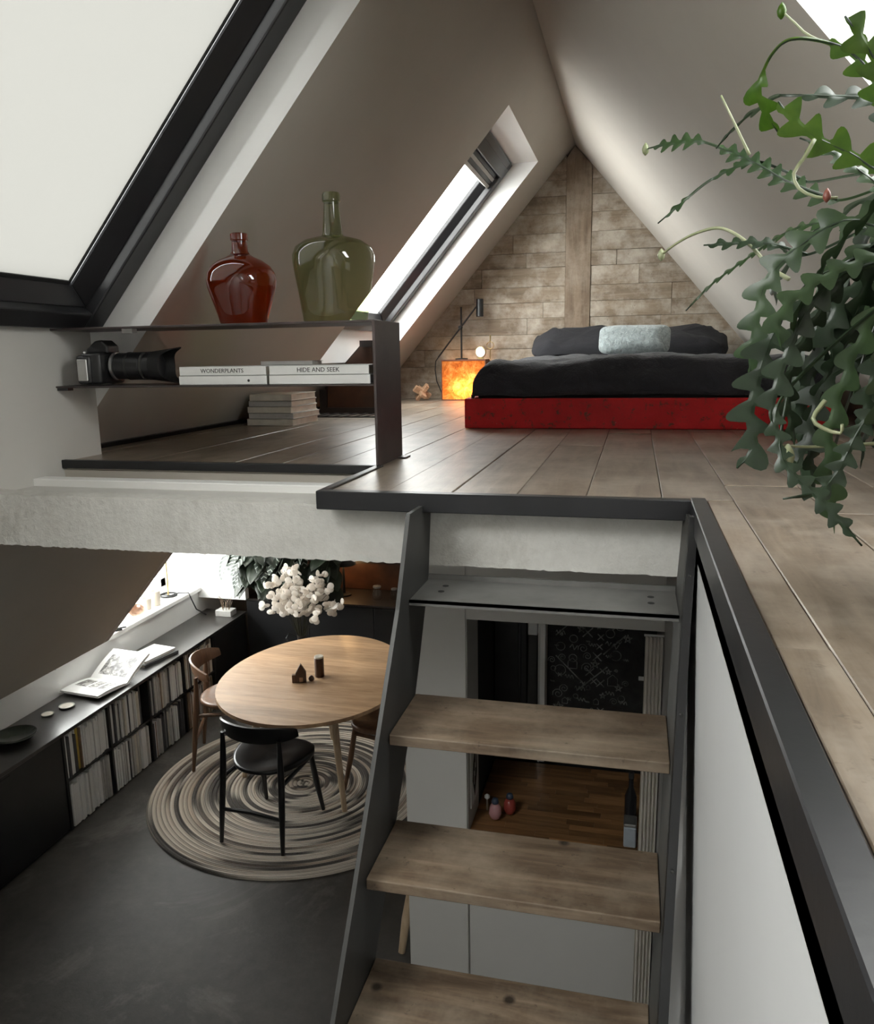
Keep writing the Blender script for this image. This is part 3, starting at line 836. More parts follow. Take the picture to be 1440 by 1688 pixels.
obj('front_sheet', MB().add([(-hw+0.006,0.004,0.006),(hw-0.006,0.004,0.006),(hw-0.006,0.004,NZ-0.010),(-hw+0.006,0.004,NZ-0.010)], [(0,1,2,3)]), M['backlit_stone'], nb, label='translucent mottled orange sheet lit from inside')
obj('side_sheet', MB().box(hw-0.006, hw-0.001, 0.006, dp, 0.006, NZ-0.01), M['rust'], nb)
obj('side_sheet', MB().box(-hw+0.001, -hw+0.006, 0.006, dp, 0.006, NZ-0.01), M['rust'], nb)
obj('top_plate', MB().box(-hw, hw, 0.0, dp-0.055, NZ-0.010, NZ), M['rust'], nb, bevel=0.001)
obj('base_plate', MB().box(-hw, hw, 0.0, dp, 0.001, 0.006), M['rust'], nb)
for sx in (-hw, hw-0.006):
    obj('corner_strip', MB().box(sx, sx+0.006, 0.0, 0.006, 0.006, NZ-0.01), M['rust'], nb)
for i, (x, y, z, e) in enumerate(((-0.015, 0.075, 0.075, 2.0), (0.085, 0.055, 0.095, 1.5))):
    ld = bpy.data.lights.new('bulb', 'POINT'); ld.energy = e; ld.color = (1.0, 0.62, 0.28); ld.shadow_soft_size = 0.018
    lo = bpy.data.objects.new('bulb', ld); COL.objects.link(lo); lo.parent = nb; lo.location = (x, y, z)

rl = thing('reading_lamp', 'slim black reading lamp with diagonal arm on the glowing box', 'lamp', (-1.212, 5.62, NZ))
obj('base', MB().lathe([(0.045,0),(0.045,0.006),(0.02,0.009)], 20), M['black_matte'], rl, loc=(0,0.04,0.0005))
obj('pole', MB().tube([(0,0.04,0.005),(0,0.04,0.362)], 0.0065, 8), M['black_matte'], rl)
obj('arm', MB().tube([(-0.165,0.02,0.018),(-0.10,0.02,0.10),(0.125,0.02,0.375)], 0.0055, 8), M['black_matte'], rl)
obj('joint', MB().tube([(-0.004,0.008,0.222),(-0.004,0.05,0.222)], 0.012, 10), M['black_matte'], rl)
obj('shade', MB().lathe([(0.024,0.0),(0.026,0.002),(0.026,0.118),(0.024,0.12)], 20), M['black_paint'], rl, loc=(0.137,0.02,0.292))
obj('cord', MB().tube([(-0.165,0.02,0.018),(-0.185,0.02,-0.01),(-0.190,0.02,-0.07),(-0.182,0.03,-0.15),(-0.15,0.035,-0.23),(-0.142,0.06,-0.279)], 0.0038, 6), M['black_matte'], rl)
ck = thing('round_clock', 'small round white-faced clock on the glowing box', 'clock', (-1.062, 5.60, NZ+0.001))
obj('case', MB(Matrix.Rotation(PI/2, 4, 'X')).lathe([(0.030,-0.012),(0.038,-0.010),(0.038,0.010),(0.034,0.012)], 28), M['brass'], ck, loc=(0,0,0.046), smooth=True)
obj('face', MB(Matrix.Rotation(PI/2, 4, 'X')).lathe([(0.033,0.0121),(0.033,0.0135),(0.020,0.016),(0.004,0.0165)], 28), M['paper_white'], ck, loc=(0,0,0.046), smooth=True)
obj('foot', MB().box(-0.02,0.02,-0.012,0.012,0,0.009), M['brass'], ck)
fg_ = thing('brass_figure', 'thin brass wire figure behind the round clock', 'ornament', (-1.005, 5.66, NZ+0.0))
obj('stem', MB().tube([(0.0,0,0.0),(0.0,0,0.055),(0.0,0,0.075)], 0.003, 6), M['brass'], fg_)
obj('loop', MB().tube([(0.026*math.cos(a)-0.0, 0, 0.095+0.024*math.sin(a)) for a in [2*PI*k/16 for k in range(16)]], 0.0028, 6, True), M['brass'], fg_)
obj('finial', MB().tube([(0,0,0.118),(0.0,0,0.165)], [0.0035,0.0055], 6), M['brass'], fg_)

pz = thing('burr_puzzle', 'interlocking wooden burr puzzle on the loft floor by the glowing box', 'puzzle', (-1.47, 5.52, 0.058), rot=(0.55,0.5,0.7))
for k, (ax, off) in enumerate((('x',1),('x',-1),('y',1),('y',-1),('z',1),('z',-1))):
    L, q = 0.066, 0.0115
    b = {'x': (-L,L, -q+0, q, off*q*1.02-q, off*q*1.02+q), 'y': (off*q*1.02-q, off*q*1.02+q, -L, L, -q, q), 'z': (-q, q, off*q*1.02-q, off*q*1.02+q, -L, L)}[ax]
    obj('stick', MB().box(*b), M['burr_wood'], pz, bevel=0.0015)

# ------------------------------------------------------------------ lower floor: bookcase with magazines
BF = -3.13                                   # front plane of the low shelves
bc = thing('low_bookcase', 'long low black bookcase packed with magazines under the sloping wall', 'bookcase', (BF, 3.6, ZF))
B0 = Vector((BF, 3.6, ZF))
ZT = 0.63                                    # height of its top
dep = 0.345
bp_ = M['black_paint']
obj('plinth', MB().box(-dep, -0.02, 0, 1.70, 0.0, 0.012), bp_, bc)
obj('middle_shelf', MB().box(-dep, 0, 0.0, 1.70, 0.312, 0.326), bp_, bc)
obj('back_panel', MB().box(-dep, -dep+0.008, 0, 1.70, 0.012, ZT-0.0245), bp_, bc)
DIV = [0.0, 0.415, 0.835, 1.27, 1.70]
for y in DIV:
    obj('divider', MB().box(-dep+0.008, 0.001, y-0.009, y+0.009, 0.012, ZT-0.024), bp_, bc)
wt = thing('long_worktop', 'long thin dark top running over bookcase and cabinet', 'worktop', (BF, 1.6, ZF+ZT-0.022))
obj('board', MB().box(-0.362, 0.012, 0.0, 4.25, 0.0, 0.022), plain('worktop_dark', (0.035,0.032,0.030,1), 0.28, var=0.25, scale=7), wt, bevel=0.002)
cb = thing('low_cabinet', 'plain black low cabinet nearer than the magazine shelves', 'cabinet', (BF, 1.6, ZF))
obj('body', MB().box(-dep, -0.02, 0.0, 1.985, 0.0, ZT-0.023), bp_, cb)
for k in range(2):
    d_ = obj('door', MB().box(-0.02, 0.0, 0.004+0.993*k, 0.989+0.993*k, 0.03, ZT-0.026), bp_, cb, bevel=0.002)
    obj('finger_groove', MB().box(-0.004, 0.0008, 0.4+0.993*k, 0.6+0.993*k, ZT-0.05, ZT-0.042), M['black_matte'], d_)
c3 = thing('low_cabinet', 'short black end cabinet between the magazines and the back counter', 'cabinet', (BF, 5.31, ZF))
obj('body', MB().box(-dep, 0.0, 0.005, 0.535, 0.0, ZT-0.023), bp_, c3, bevel=0.002)

r = random.Random(21)
MAGS = {}
def mag_mesh(th, h, mat):
    key = (th, h, mat)
    if key not in MAGS:
        mb = MB().box(-0.215, 0, -th/2, th/2, 0, h)
        MAGS[key] = mb.mesh('magazine', False, 0.0008, 1, (M[mat],))
    return MAGS[key]
pos = ['nearest', 'second', 'third', 'farthest']
PAL = {0: ['paper_white']*7+['paper_grey']*3+['paper_dark'], 1: ['paper_white']*5+['paper_grey']*3+['paper_cream']*2+['paper_dark']*2,
       2: ['paper_grey']*4+['paper_white']*3+['paper_cream']*2+['paper_dark']*3+['paper_brown'], 3: ['paper_grey']*3+['paper_cream']*3+['paper_white']*2+['paper_dark']*2+['paper_brown']}
WORD = {'paper_white': 'white', 'paper_grey': 'grey', 'paper_dark': 'dark', 'paper_cream': 'cream', 'paper_brown': 'brown', 'paper_ochre': 'ochre yellow'}
for row, (z0, hmax) in enumerate(((0.0125, 0.285), (0.3265, 0.265))):
    for k in range(4):
        y = DIV[k]+0.013
        end = DIV[k+1]-0.013
        lean = (0.0, 0.02)[row == 0]
        i = 0
        while True:
            th = r.choice((0.007, 0.010, 0.013, 0.017, 0.022))
            if k == 0 and row == 0 and i < 9: th, mt = 0.017, 'paper_white'
            elif k == 0 and row == 1: mt = ['paper_white','paper_dark','paper_white','paper_white','paper_dark','paper_white','paper_ochre','paper_brown','paper_white'][i] if i < 9 else r.choice(['paper_white']*6+['paper_grey'])
            else: mt = r.choice(PAL[k])
            if k == 0 and row == 1 and i == 6: th = 0.022
            if y+th > end: break
            if k == 1 and row == 1 and y > end-0.06: break
            h = hmax - r.choice((0.0, 0.004, 0.008, 0.016, 0.03))
            o = bpy.data.objects.new('magazine', mag_mesh(th, round(h, 3), mt)); COL.objects.link(o)
            o.location = (BF-0.004-r.choice((0, 0.004, 0.008, 0.016)), 3.6+y+th/2, ZF+z0)
            w_ = WORD[mt]; nth = '%d%s' % (i+1, 'th' if 10 <= (i+1) % 100 <= 20 else {1:'st',2:'nd',3:'rd'}.get((i+1) % 10, 'th'))
            tag(o, '%s magazine, %s spine from the near end, %s row, %s compartment of the bookcase' % (w_, nth, ('lower', 'upper')[row], pos[k]), 'magazine',
                '%s magazines, %s row, %s compartment' % (w_, ('lower', 'upper')[row], pos[k]))
            y += th+0.0012; i += 1

# things on the long top -------------------------------------------------------------------
ZW = ZF+ZT+0.0008
t = NT('printed_photo'); v = t.coords((1,1,1), rnd=True)
n1 = t.noise(v, 22, 8, 0.7, 1.0)
t.base(t.ramp(n1, [(0.38,(0.015,0.014,0.015,1)),(0.5,(0.16,0.15,0.145,1)),(0.6,(0.55,0.54,0.52,1))])); t.set(Roughness=0.4); M['printed_photo'] = t.m
ob = thing('open_book', 'large open picture book lying spread on the dark top', 'book', (-3.315, 4.285, ZW), rz=math.radians(-6))
def half(tilt, s):
    return Matrix.Translation((0, 0, 0.006)) @ Matrix.Rotation(tilt, 4, 'X')
for s, tilt in ((-1, math.radians(-3)), (1, math.radians(27))):
    xf = half(tilt, s)
    y0, y1 = (-0.262, -0.002) if s < 0 else (0.002, 0.262)
    mb = MB(xf); mb.box(-0.155, 0.155, y0-0.004*(s < 0), y1+0.004*(s > 0), 0.0, 0.003)
    cvr = obj('cover', mb, M['paper_grey'], ob, bevel=0.001)
    def bulge(j): return 0.006+0.016*math.sin(PI*min(1, (1-abs(j))*0.9+0.08))**0.8
    nn_ = 14
    vs = []
    for i in range(nn_):
        q = i/(nn_-1); yy = y0+(y1-y0)*q; d_ = q if s > 0 else 1-q
        h_ = 0.0045+0.017*math.sin(PI*min(1, d_*0.82+0.06))**0.7
        vs += [(-0.15, yy, 0.0032), (0.15, yy, 0.0032), (0.15, yy, h_), (-0.15, yy, h_)]
    mb = MB(xf); mb.add(vs, [(a_*4+b_, a_*4+(b_+1) % 4, (a_+1)*4+(b_+1) % 4, (a_+1)*4+b_) for a_ in range(nn_-1) for b_ in range(4)] + [(0,1,2,3), (nn_*4-4, nn_*4-1, nn_*4-2, nn_*4-3)])
    pg = obj('page_block', mb, M['paper_white'], ob, smooth=True)
    def surf(u, q):
        yy = y0+(y1-y0)*q; d_ = q if s > 0 else 1-q
        return (u, yy, 0.0049+0.017*math.sin(PI*min(1, d_*0.82+0.06))**0.7)
    if s > 0:
        mb = MB(xf); mb.grid(lambda i, j: surf(-0.11+0.22*i, 0.14+0.66*j), 2, 12); obj('photo_print', mb, M['printed_photo'], pg)
    else:
        for (ua, ub, qa, qb) in ((-0.12, -0.03, 0.35, 0.8), (-0.015, 0.045, 0.35, 0.8), (0.06, 0.12, 0.35, 0.8)):
            mb = MB(xf); mb.grid(lambda i, j: surf(ua+(ub-ua)*i, qa+(qb-qa)*j), 2, 6); obj('photo_print', mb, M['printed_photo'], pg)
gb = 'white books at the far end of the dark top'
book('flat_book', 'upper of two white books lying beyond the open book', 'book', (-3.20, 4.71, ZW+0.023), (0.30,0.20,0.018), math.radians(80), spine='paper_white', group=gb)
book('flat_book', 'lower of two books beyond the open book, with a black cover', 'book', (-3.185, 4.70, ZW), (0.32,0.21,0.022), math.radians(78), cover='paper_dark', group=gb)
for (x, y, rr, lb) in ((-3.365, 3.77, 0.036, 'smaller round pale glass dish on the black top'), (-3.33, 3.895, 0.046, 'larger round pale glass dish on the black top')):
    d_ = thing('glass_dish', lb, 'dish', (x, y, ZW), group='round glass dishes')
    obj('dish', MB().lathe([(rr*0.6,0),(rr*0.95,0.006),(rr,0.012),(rr*0.93,0.012),(rr*0.6,0.006)], 28), plain('dish_glass', (0.42,0.43,0.38,1), 0.2, var=0.1), d_, smooth=True)
    obj('wax', MB().lathe([(rr*0.85,0.004),(rr*0.85,0.0102)], 24), M['paper_cream'], d_)
ty = thing('glass_bowl', 'shallow dark glass bowl at the near end of the black top', 'bowl', (-3.32, 3.46, ZW))
obj('bowl', MB().lathe([(0.05,0),(0.09,0.012),(0.115,0.035),(0.111,0.036),(0.085,0.016),(0.03,0.006)], 32), plain('smoke_glass', (0.03,0.035,0.025,1), 0.08, var=0.2), ty, smooth=True)
obj('rim', MB().tube([(0.113*math.cos(2*PI*k/32), 0.113*math.sin(2*PI*k/32), 0.036) for k in range(32)], 0.0025, 6, True), M['steel_grey'], ty, smooth=True)
pb = thing('planter_box', 'small pale planter box with twigs at the far end of the top', 'planter', (-3.24, 5.72, ZW))
obj('box', MB().box(-0.07,0.07,-0.05,0.05,0,0.05), M['paper_grey'], pb, bevel=0.003)
for k in range(9):
    a = r.uniform(0, 6.28); h = r.uniform(0.06, 0.12)
    obj('twig', MB().tube([(0.03*math.cos(a),0.03*math.sin(a),0.045),(0.05*math.cos(a),0.05*math.sin(a),0.05+h*0.6),(0.06*math.cos(a+0.5),0.06*math.sin(a+0.5),0.05+h)], [0.003,0.0025,0.0015], 5), M['paper_brown'], pb)

# things on the dormer sill --------------------------------------------------------------------
ZSILL = -1.5495
sl = thing('sill_lamp', 'slim brass stand with a black ring foot on the window sill', 'lamp', (-3.60, 5.47, ZSILL))
obj('ring_foot', MB().tube([(0.065*math.cos(2*PI*k/28), 0.065*math.sin(2*PI*k/28), 0.008) for k in range(28)], 0.0078, 8, True), M['black_matte'], sl, smooth=True)
obj('spoke', MB().box(-0.06,0.06,-0.004,0.004,0.001,0.009), M['black_matte'], sl)
obj('stem', MB().tube([(0,0,0.008),(0,0,0.62)], 0.007, 8), M['brass'], sl)
obj('head', MB().lathe([(0.02,0.60),(0.055,0.62),(0.06,0.66),(0.02,0.70)], 20), M['brass'], sl)
M['shell'] = plain('shell', (0.62,0.46,0.36,1), 0.5, var=0.25, scale=18)
M['ceramic'] = plain('ceramic', (0.75,0.68,0.58,1), 0.35, var=0.05)
o = thing('sea_shell', 'pinkish shell lying on the window sill', 'shell', (-3.56, 5.00, ZSILL), 0.5)
obj('whorl', MB().grid(lambda i, j: ((0.055*(1-j)+0.012)*math.cos(2*PI*i)*0.9, 0.085*(j-0.4)*1.4, 0.045+(0.045*(1-j)+0.006)*math.sin(2*PI*i)*(1+0.12*math.sin(j*26))), 20, 14, True), M['shell'], o, smooth=True)
for (x, y, h, lb) in ((-3.57, 5.13, 0.085, 'short cream ceramic cup on the window sill'), (-3.555, 5.23, 0.115, 'taller cream ceramic cup on the window sill')):
    o = tag(obj('ceramic_cup', MB().lathe([(0.03,0),(0.035,0.004),(0.038,h),(0.035,h),(0.031,0.008)], 24), M['ceramic'], loc=(x, y, ZSILL), smooth=True), lb, 'cup', 'cream cups on the sill')
o = thing('window_wedge', 'small black latch lying at the near end of the sill', 'latch', (-3.50, 4.62, ZSILL), 0.9)
obj('plate', MB().box(-0.06,0.06,-0.012,0.012,0,0.012), M['black_matte'], o, bevel=0.002); obj('lever', MB().box(-0.03,0.09,-0.007,0.007,0.012,0.022), M['black_matte'], o, bevel=0.002)
cd = tag(obj('power_cord', MB().tube([(-3.60,5.40,ZSILL+0.005),(-3.52,5.50,ZSILL+0.02),(-3.475,5.56,ZSILL+0.006),(-3.465,5.58,-1.60),(-3.45,5.62,-1.70),(-3.40,5.68,ZW+0.006)], 0.005, 6), M['black_matte']), 'black cord trailing from the sill lamp onto the dark top', 'cord')

# back counter, lamp, striped plant, honesty bouquet ----------------------------------------------
bk = thing('back_counter', 'black low counter along the brown back wall', 'cabinet', (-2.2, 5.86, ZF))
obj('body', MB().box(-0.92, 1.32, 0.01, 0.43, 0.0, 0.725), bp_, bk)
for k in range(4):
    obj('door', MB().box(-0.918+0.56*k, -0.362+0.56*k, -0.008, 0.01, 0.02, 0.72), bp_, bk, bevel=0.002)
obj('top', MB().box(-0.925, 1.325, -0.012, 0.43, 0.7255, 0.745), M['chest_dark'], bk, bevel=0.002)
ZC = ZF+0.746
struct('trim_dado', MB().box(-3.4, 0.12, 6.275, 6.299, -1.65, -1.42), M['chest_brown'])
struct('trim_rail', MB().box(-3.4, 0.12, 6.255, 6.299, -1.42, -1.40), M['chest_dark'])
struct('wall_back_panel', MB().box(-3.4, 0.12, 6.285, 6.299, -1.40, -0.2), plain('lamplit_plaster', (0.42,0.32,0.22,1), 0.8, var=0.08, scale=4))  # upper wall: the lamp's warm glow is mixed into the plaster colour
tl_ = thing('table_lamp', 'black table lamp glowing warm on the back counter', 'lamp', (-2.33, 6.08, ZC))
obj('base', MB().lathe([(0.06,0),(0.06,0.012),(0.015,0.02)], 24), M['black_paint'], tl_, smooth=True)
obj('stem', MB().tube([(0,0,0.015),(0,0,0.30)], [0.012,0.009], 10), M['black_paint'], tl_)
obj('shade', MB().lathe([(0.11,0.27),(0.045,0.37),(0.042,0.37),(0.107,0.27)], 28, cap=False), M['black_paint'], tl_, smooth=True)
M['bulb_glow'] = NT('bulb_glow').m
bb = M['bulb_glow'].node_tree.nodes['Principled BSDF']; bb.inputs['Emission Color'].default_value = (1,0.6,0.25,1); bb.inputs['Emission Strength'].default_value = 12
obj('bulb', MB().lathe([(0.004,0.275),(0.022,0.285),(0.026,0.305),(0.014,0.33)], 14), M['bulb_glow'], tl_, smooth=True)
ld = bpy.data.lights.new('lamp_light', 'POINT'); ld.energy = 3.5; ld.color = (1,0.58,0.24); ld.shadow_soft_size = 0.03
lo = bpy.data.objects.new('lamp_light', ld); COL.objects.link(lo); lo.parent = tl_; lo.location = (0,0,0.262)
for (x, y, s, lb) in ((-2.02, 6.02, 1.0, 'left clear glass jar on the back counter'), (-1.88, 6.05, 0.8, 'right clear glass jar on the back counter')):
    o = thing('glass_jar', lb, 'jar', (x, y, ZC), group='jars on the back counter')
    obj('body', MB().lathe([(0.03*s,0),(0.042*s,0.01),(0.045*s,0.06*s),(0.03*s,0.085*s),(0.03*s,0.10*s)], 20), M['clear_glass'], o, smooth=True)
    obj('lid', MB().lathe([(0.033*s,0.10*s),(0.033*s,0.115*s),(0.01*s,0.12*s)], 20), M['silver'], o)

def leaf_mat(name, base, stripe, mid, freq):
    t = NT(name)
    tc = t.node('ShaderNodeTexCoord'); sp = t.node('ShaderNodeSeparateXYZ'); t.link(tc.outputs['Object'], sp.inputs[0])
    ax = t.node('ShaderNodeMath', operation='ABSOLUTE'); t.link(sp.outputs[0], ax.inputs[0])
    m1 = t.node('ShaderNodeMath', operation='MULTIPLY_ADD'); m1.inputs[1].default_value = -0.9
    t.link(ax.outputs[0], m1.inputs[0]); t.link(sp.outputs[1], m1.inputs[2])
    m2 = t.node('ShaderNodeMath', operation='MULTIPLY'); m2.inputs[1].default_value = freq; t.link(m1.outputs[0], m2.inputs[0])
    s = t.node('ShaderNodeMath', operation='SINE'); t.link(m2.outputs[0], s.inputs[0])
    t.base(t.ramp(s.outputs[0], [(0.0, base), (0.55, base), (0.75, stripe), (1.0, mid)])); t.set(Roughness=0.35)
    return t.m
M['zebra_leaf'] = leaf_mat('zebra_leaf', (0.012,0.022,0.014,1), (0.20,0.25,0.21,1), (0.42,0.46,0.42,1), 170)
M['dark_leaf'] = plain('dark_leaf', (0.012,0.020,0.010,1), 0.4, var=0.4, scale=12)
M['stem_dark'] = plain('stem_dark', (0.03,0.028,0.015,1), 0.5)
M['pot_dark'] = plain('pot_dark', (0.03,0.022,0.018,1), 0.5, var=0.2)
M['soil'] = plain('soil', (0.03,0.02,0.013,1), 0.95, var=0.4, scale=60, bump=0.6)
def big_leaf(L, W):
    """local: stalk end at the origin, blade along +y, lying in x-y, slightly folded and arched; solid, 1.5 mm thick"""
    mb = MB(); rows = 9
    prof = [(i/(rows-1)) for i in range(rows)]
    vs = []
    for s in (0.0008, -0.0008):
        for p in prof:
            w = W*math.sin(PI*min(0.999, max(0.02, p**0.8)))**0.75
            z = -0.25*L*p*p
            vs += [(-w, L*p, z+0.18*w+s), (-w*0.5, L*p, z+0.06*w+s), (0, L*p, z+s), (w*0.5, L*p, z+0.06*w+s), (w, L*p, z+0.18*w+s)]
    fs = []
    o2 = rows*5
    for i in range(rows-1):
        for k in range(4):
            a = i*5+k
            fs.append((a, a+1, a+6, a+5)); fs.append((o2+a, o2+a+5, o2+a+6, o2+a+1))
        fs.append((i*5, i*5+5, o2+i*5+5, o2+i*5)); fs.append((i*5+4, o2+i*5+4, o2+i*5+9, i*5+9))
    fs.append((0,o2,o2+1,1)); 
    return mb.add(vs, fs)
zp = thing('zebra_plant', 'dark houseplant with pale striped leaves on the back counter', 'plant', (-2.66, 6.00, ZC))
obj('pot', MB().lathe([(0.07,0),(0.10,0.02),(0.115,0.15),(0.105,0.15),(0.10,0.13)], 28), M['pot_dark'], zp, smooth=True)
obj('soil', MB().lathe([(0.102,0.12),(0.06,0.135),(0.01,0.138)], 20), M['soil'], zp)
r = random.Random(17)
lm = [big_leaf(0.24, 0.062).mesh('leaf', 'all', mats=(M['zebra_leaf'],)), big_leaf(0.22, 0.07).mesh('leaf', 'all', mats=(M['dark_leaf'],))]
spec = []
# big striped leaves reach forward in front of the dormer, the dark ones fill the middle
for (x, y, z, yaw, tilt, kind) in ((-0.34,-0.36,0.50,2.75,-0.55,0), (-0.44,-0.40,0.46,2.5,-0.95,0), (-0.30,-0.42,0.34,2.5,-0.95,0), (-0.37,-0.36,0.33,2.7,-1.1,0), (-0.20,-0.34,0.42,3.0,-0.8,0), (-0.05,-0.33,0.48,3.1,-0.5,0), (0.12,-0.38,0.26,2.6,-1.0,0), (-0.24,-0.3,0.53,2.9,-0.4,0)):
    spec.append((x, y, z, yaw, tilt, kind))
for k in range(80):
    x = r.uniform(-0.30, 0.36); y = -r.uniform(0.06, 0.36); z = r.uniform(0.16, 0.58)
    if x < -0.05: y = -r.uniform(0.32, 0.42); z = r.uniform(0.26, 0.56)
    spec.append((x, y, z, PI+r.uniform(-0.9, 0.9), r.uniform(-1.2, -0.1), 1 if r.random() < 0.85 else 0))
for (x, y, z, yaw, tilt, kind) in spec:
    sx = x*0.35; 
    stk = obj('leaf_stalk', MB().tube([(sx*0.3, y*0.1, 0.13), (sx, y*0.4, 0.13+(z-0.13)*0.7), (x, y, z)], [0.005,0.004,0.003], 5), M['stem_dark'], zp)
    o = bpy.data.objects.new('leaf', lm[kind]); COL.objects.link(o); o.parent = zp; o.location = (x, y, z); o.rotation_euler = (tilt, 0, yaw)

M['honesty'] = sheet('honesty_disc', (0.90,0.86,0.81,1), 0.45, 0.5).m
bq = thing('honesty_bouquet', 'airy bouquet of round white seed discs above the table', 'bouquet', (-2.44, 5.42, ZF))
vz = thing('floor_vase', 'tall dark floor vase holding the white disc bouquet', 'vase', (-2.44, 5.42, ZF))
obj('body', MB().lathe([(0.07,0),(0.085,0.01),(0.095,0.25),(0.07,0.42),(0.035,0.52),(0.032,0.60),(0.036,0.62),(0.030,0.62),(0.028,0.52)], 28, cap=False), M['pot_dark'], vz, smooth=True)
obj('handle', MB().tube([(-0.034,-0.01,0.60),(-0.09,-0.03,0.64),(-0.11,-0.04,0.60),(-0.075,-0.03,0.50),(-0.05,-0.01,0.47)], 0.006, 7), M['black_matte'], vz, smooth=True)
dm = MB().lathe([(0.002,-0.0012),(0.024,-0.0008),(0.0265,0.0),(0.024,0.0008),(0.002,0.0012)], 12).mesh('seed_disc', 'all', mats=(M['honesty'],))
r = random.Random(31)
dn = 0
CZ = 0.975
for b_ in range(38):
    a = r.uniform(0, 2*PI); q = r.random()**0.9
    ex = Vector((0.03+0.30*q*math.cos(a), 0.16*q*math.sin(a)-0.02, CZ+0.17*q*math.sin(a*1.0+r.uniform(-1.2,1.2))+0.02))
    if b_ == 0: ex = Vector((-0.30, -0.05, 0.86))
    if b_ == 1: ex = Vector((-0.18, -0.02, 1.04))
    if b_ == 2: ex = Vector((-0.04, 0.0, 1.19))
    if b_ == 3: ex = Vector((0.33, -0.02, 0.90))
    if b_ in (4, 5, 6, 7): ex = Vector((0.02+0.05*(b_-4), -0.06, 0.90+0.05*(b_ % 3)))
    mid = Vector((ex.x*0.35, ex.y*0.35, 0.74+0.3*(ex.z-0.74)))
    obj('stem', MB().tube([(0.01*math.cos(a),0.01*math.sin(a),0.55), tuple(mid), tuple(ex)], [0.0028,0.002,0.0012], 5), M['stem_dark'], bq)
    for k in range(7 if b_ > 3 else 9):
        f = r.uniform(0.35, 1.05)
        p = (mid.lerp(ex, f) if f < 1 else ex) + Vector((r.gauss(0,0.022), r.gauss(0,0.022), r.gauss(0,0.022)))
        o = bpy.data.objects.new('seed_disc', dm); COL.objects.link(o); o.parent = bq; o.location = p
        o.rotation_euler = (1.57+r.gauss(0,0.42), r.uniform(-0.5,0.5), r.gauss(0.4,0.5))

# rug ---------------------------------------------------------------------------------------
t = NT('braided_rug')
tc = t.node('ShaderNodeTexCoord'); sp = t.node('ShaderNodeSeparateXYZ'); t.link(tc.outputs['Object'], sp.inputs[0])
ln_ = t.node('ShaderNodeVectorMath', operation='LENGTH'); cmb = t.node('ShaderNodeCombineXYZ')
t.link(sp.outputs[0], cmb.inputs[0]); t.link(sp.outputs[1], cmb.inputs[1]); t.link(cmb.outputs[0], ln_.inputs[0])
at = t.node('ShaderNodeMath', operation='ARCTAN2'); t.link(sp.outputs[1], at.inputs[0]); t.link(sp.outputs[0], at.inputs[1])
# a spiral: radius + turn fraction, cut into strands
sa = t.node('ShaderNodeMath', operation='MULTIPLY_ADD'); sa.inputs[1].default_value = 0.026/(2*PI); t.link(at.outputs[0], sa.inputs[0]); t.link(ln_.outputs['Value'], sa.inputs[2])
dv_ = t.node('ShaderNodeMath', operation='DIVIDE'); dv_.inputs[1].default_value = 0.026; t.link(sa.outputs[0], dv_.inputs[0])
fl_ = t.node('ShaderNodeMath', operation='FLOOR'); t.link(dv_.outputs[0], fl_.inputs[0])
fr_ = t.node('ShaderNodeMath', operation='FRACT'); t.link(dv_.outputs[0], fr_.inputs[0])
tn = t.node('ShaderNodeMath', operation='MULTIPLY_ADD'); tn.inputs[1].default_value = -1/(2*PI)     # turns along the strand
t.link(at.outputs[0], tn.inputs[0]); t.link(fl_.outputs[0], tn.inputs[2])
c2 = t.node('ShaderNodeCombineXYZ'); t.link(tn.outputs[0], c2.inputs[0])
nz = t.noise(c2.outputs[0], 0.7, 2, 0.6)
c = t.ramp(nz, [(0.30,(0.035,0.030,0.027,1)),(0.385,(0.04,0.034,0.03,1)),(0.40,(0.50,0.43,0.35,1)),(0.455,(0.72,0.65,0.56,1)),(0.47,(0.035,0.03,0.027,1)),(0.495,(0.035,0.03,0.027,1)),(0.51,(0.66,0.59,0.50,1)),(0.56,(0.55,0.46,0.37,1)),(0.57,(0.10,0.075,0.06,1)),(0.60,(0.09,0.07,0.055,1)),(0.615,(0.50,0.40,0.31,1)),(0.70,(0.05,0.042,0.038,1))])
n3 = t.noise(t.coords((1,1,1), rnd=False), 220, 3)
c = t.mix(0.18, c, t.ramp(n3, [(0.3,(0.05,0.045,0.04,1)),(0.7,(0.5,0.45,0.4,1))]))
c = t.mix(t.ramp(fr_.outputs[0], [(0.0,(1,1,1,1)),(0.16,(0,0,0,1)),(0.88,(0,0,0,1)),(1.0,(0.8,0.8,0.8,1))]), c, (0.03,0.026,0.022,1))
t.base(c); t.set(Roughness=0.95); t.bump(n3, 0.6, 0.006); M['rug'] = t.m
def rug(R):
    mb = MB(); prof = [(0.002, 0.011)]
    n = int(R/0.026)
    for i in range(n):
        a = 0.026*i
        prof += [(a+0.004, 0.0135), (a+0.013, 0.0155), (a+0.022, 0.0135), (a+0.026, 0.008)]
    prof += [(n*0.026+0.001, 0.001), (0.002, 0.001)]
    return mb.lathe(prof, 96, cap=False)
rg = obj('braided_rug', rug(0.985), M['rug'], loc=(-2.005, 4.375, ZF), rot=(0,0,2.0), smooth=True)
tag(rg, 'round braided rug with dark and cream rings under the dining table', 'rug')
ZR = ZF+0.0195

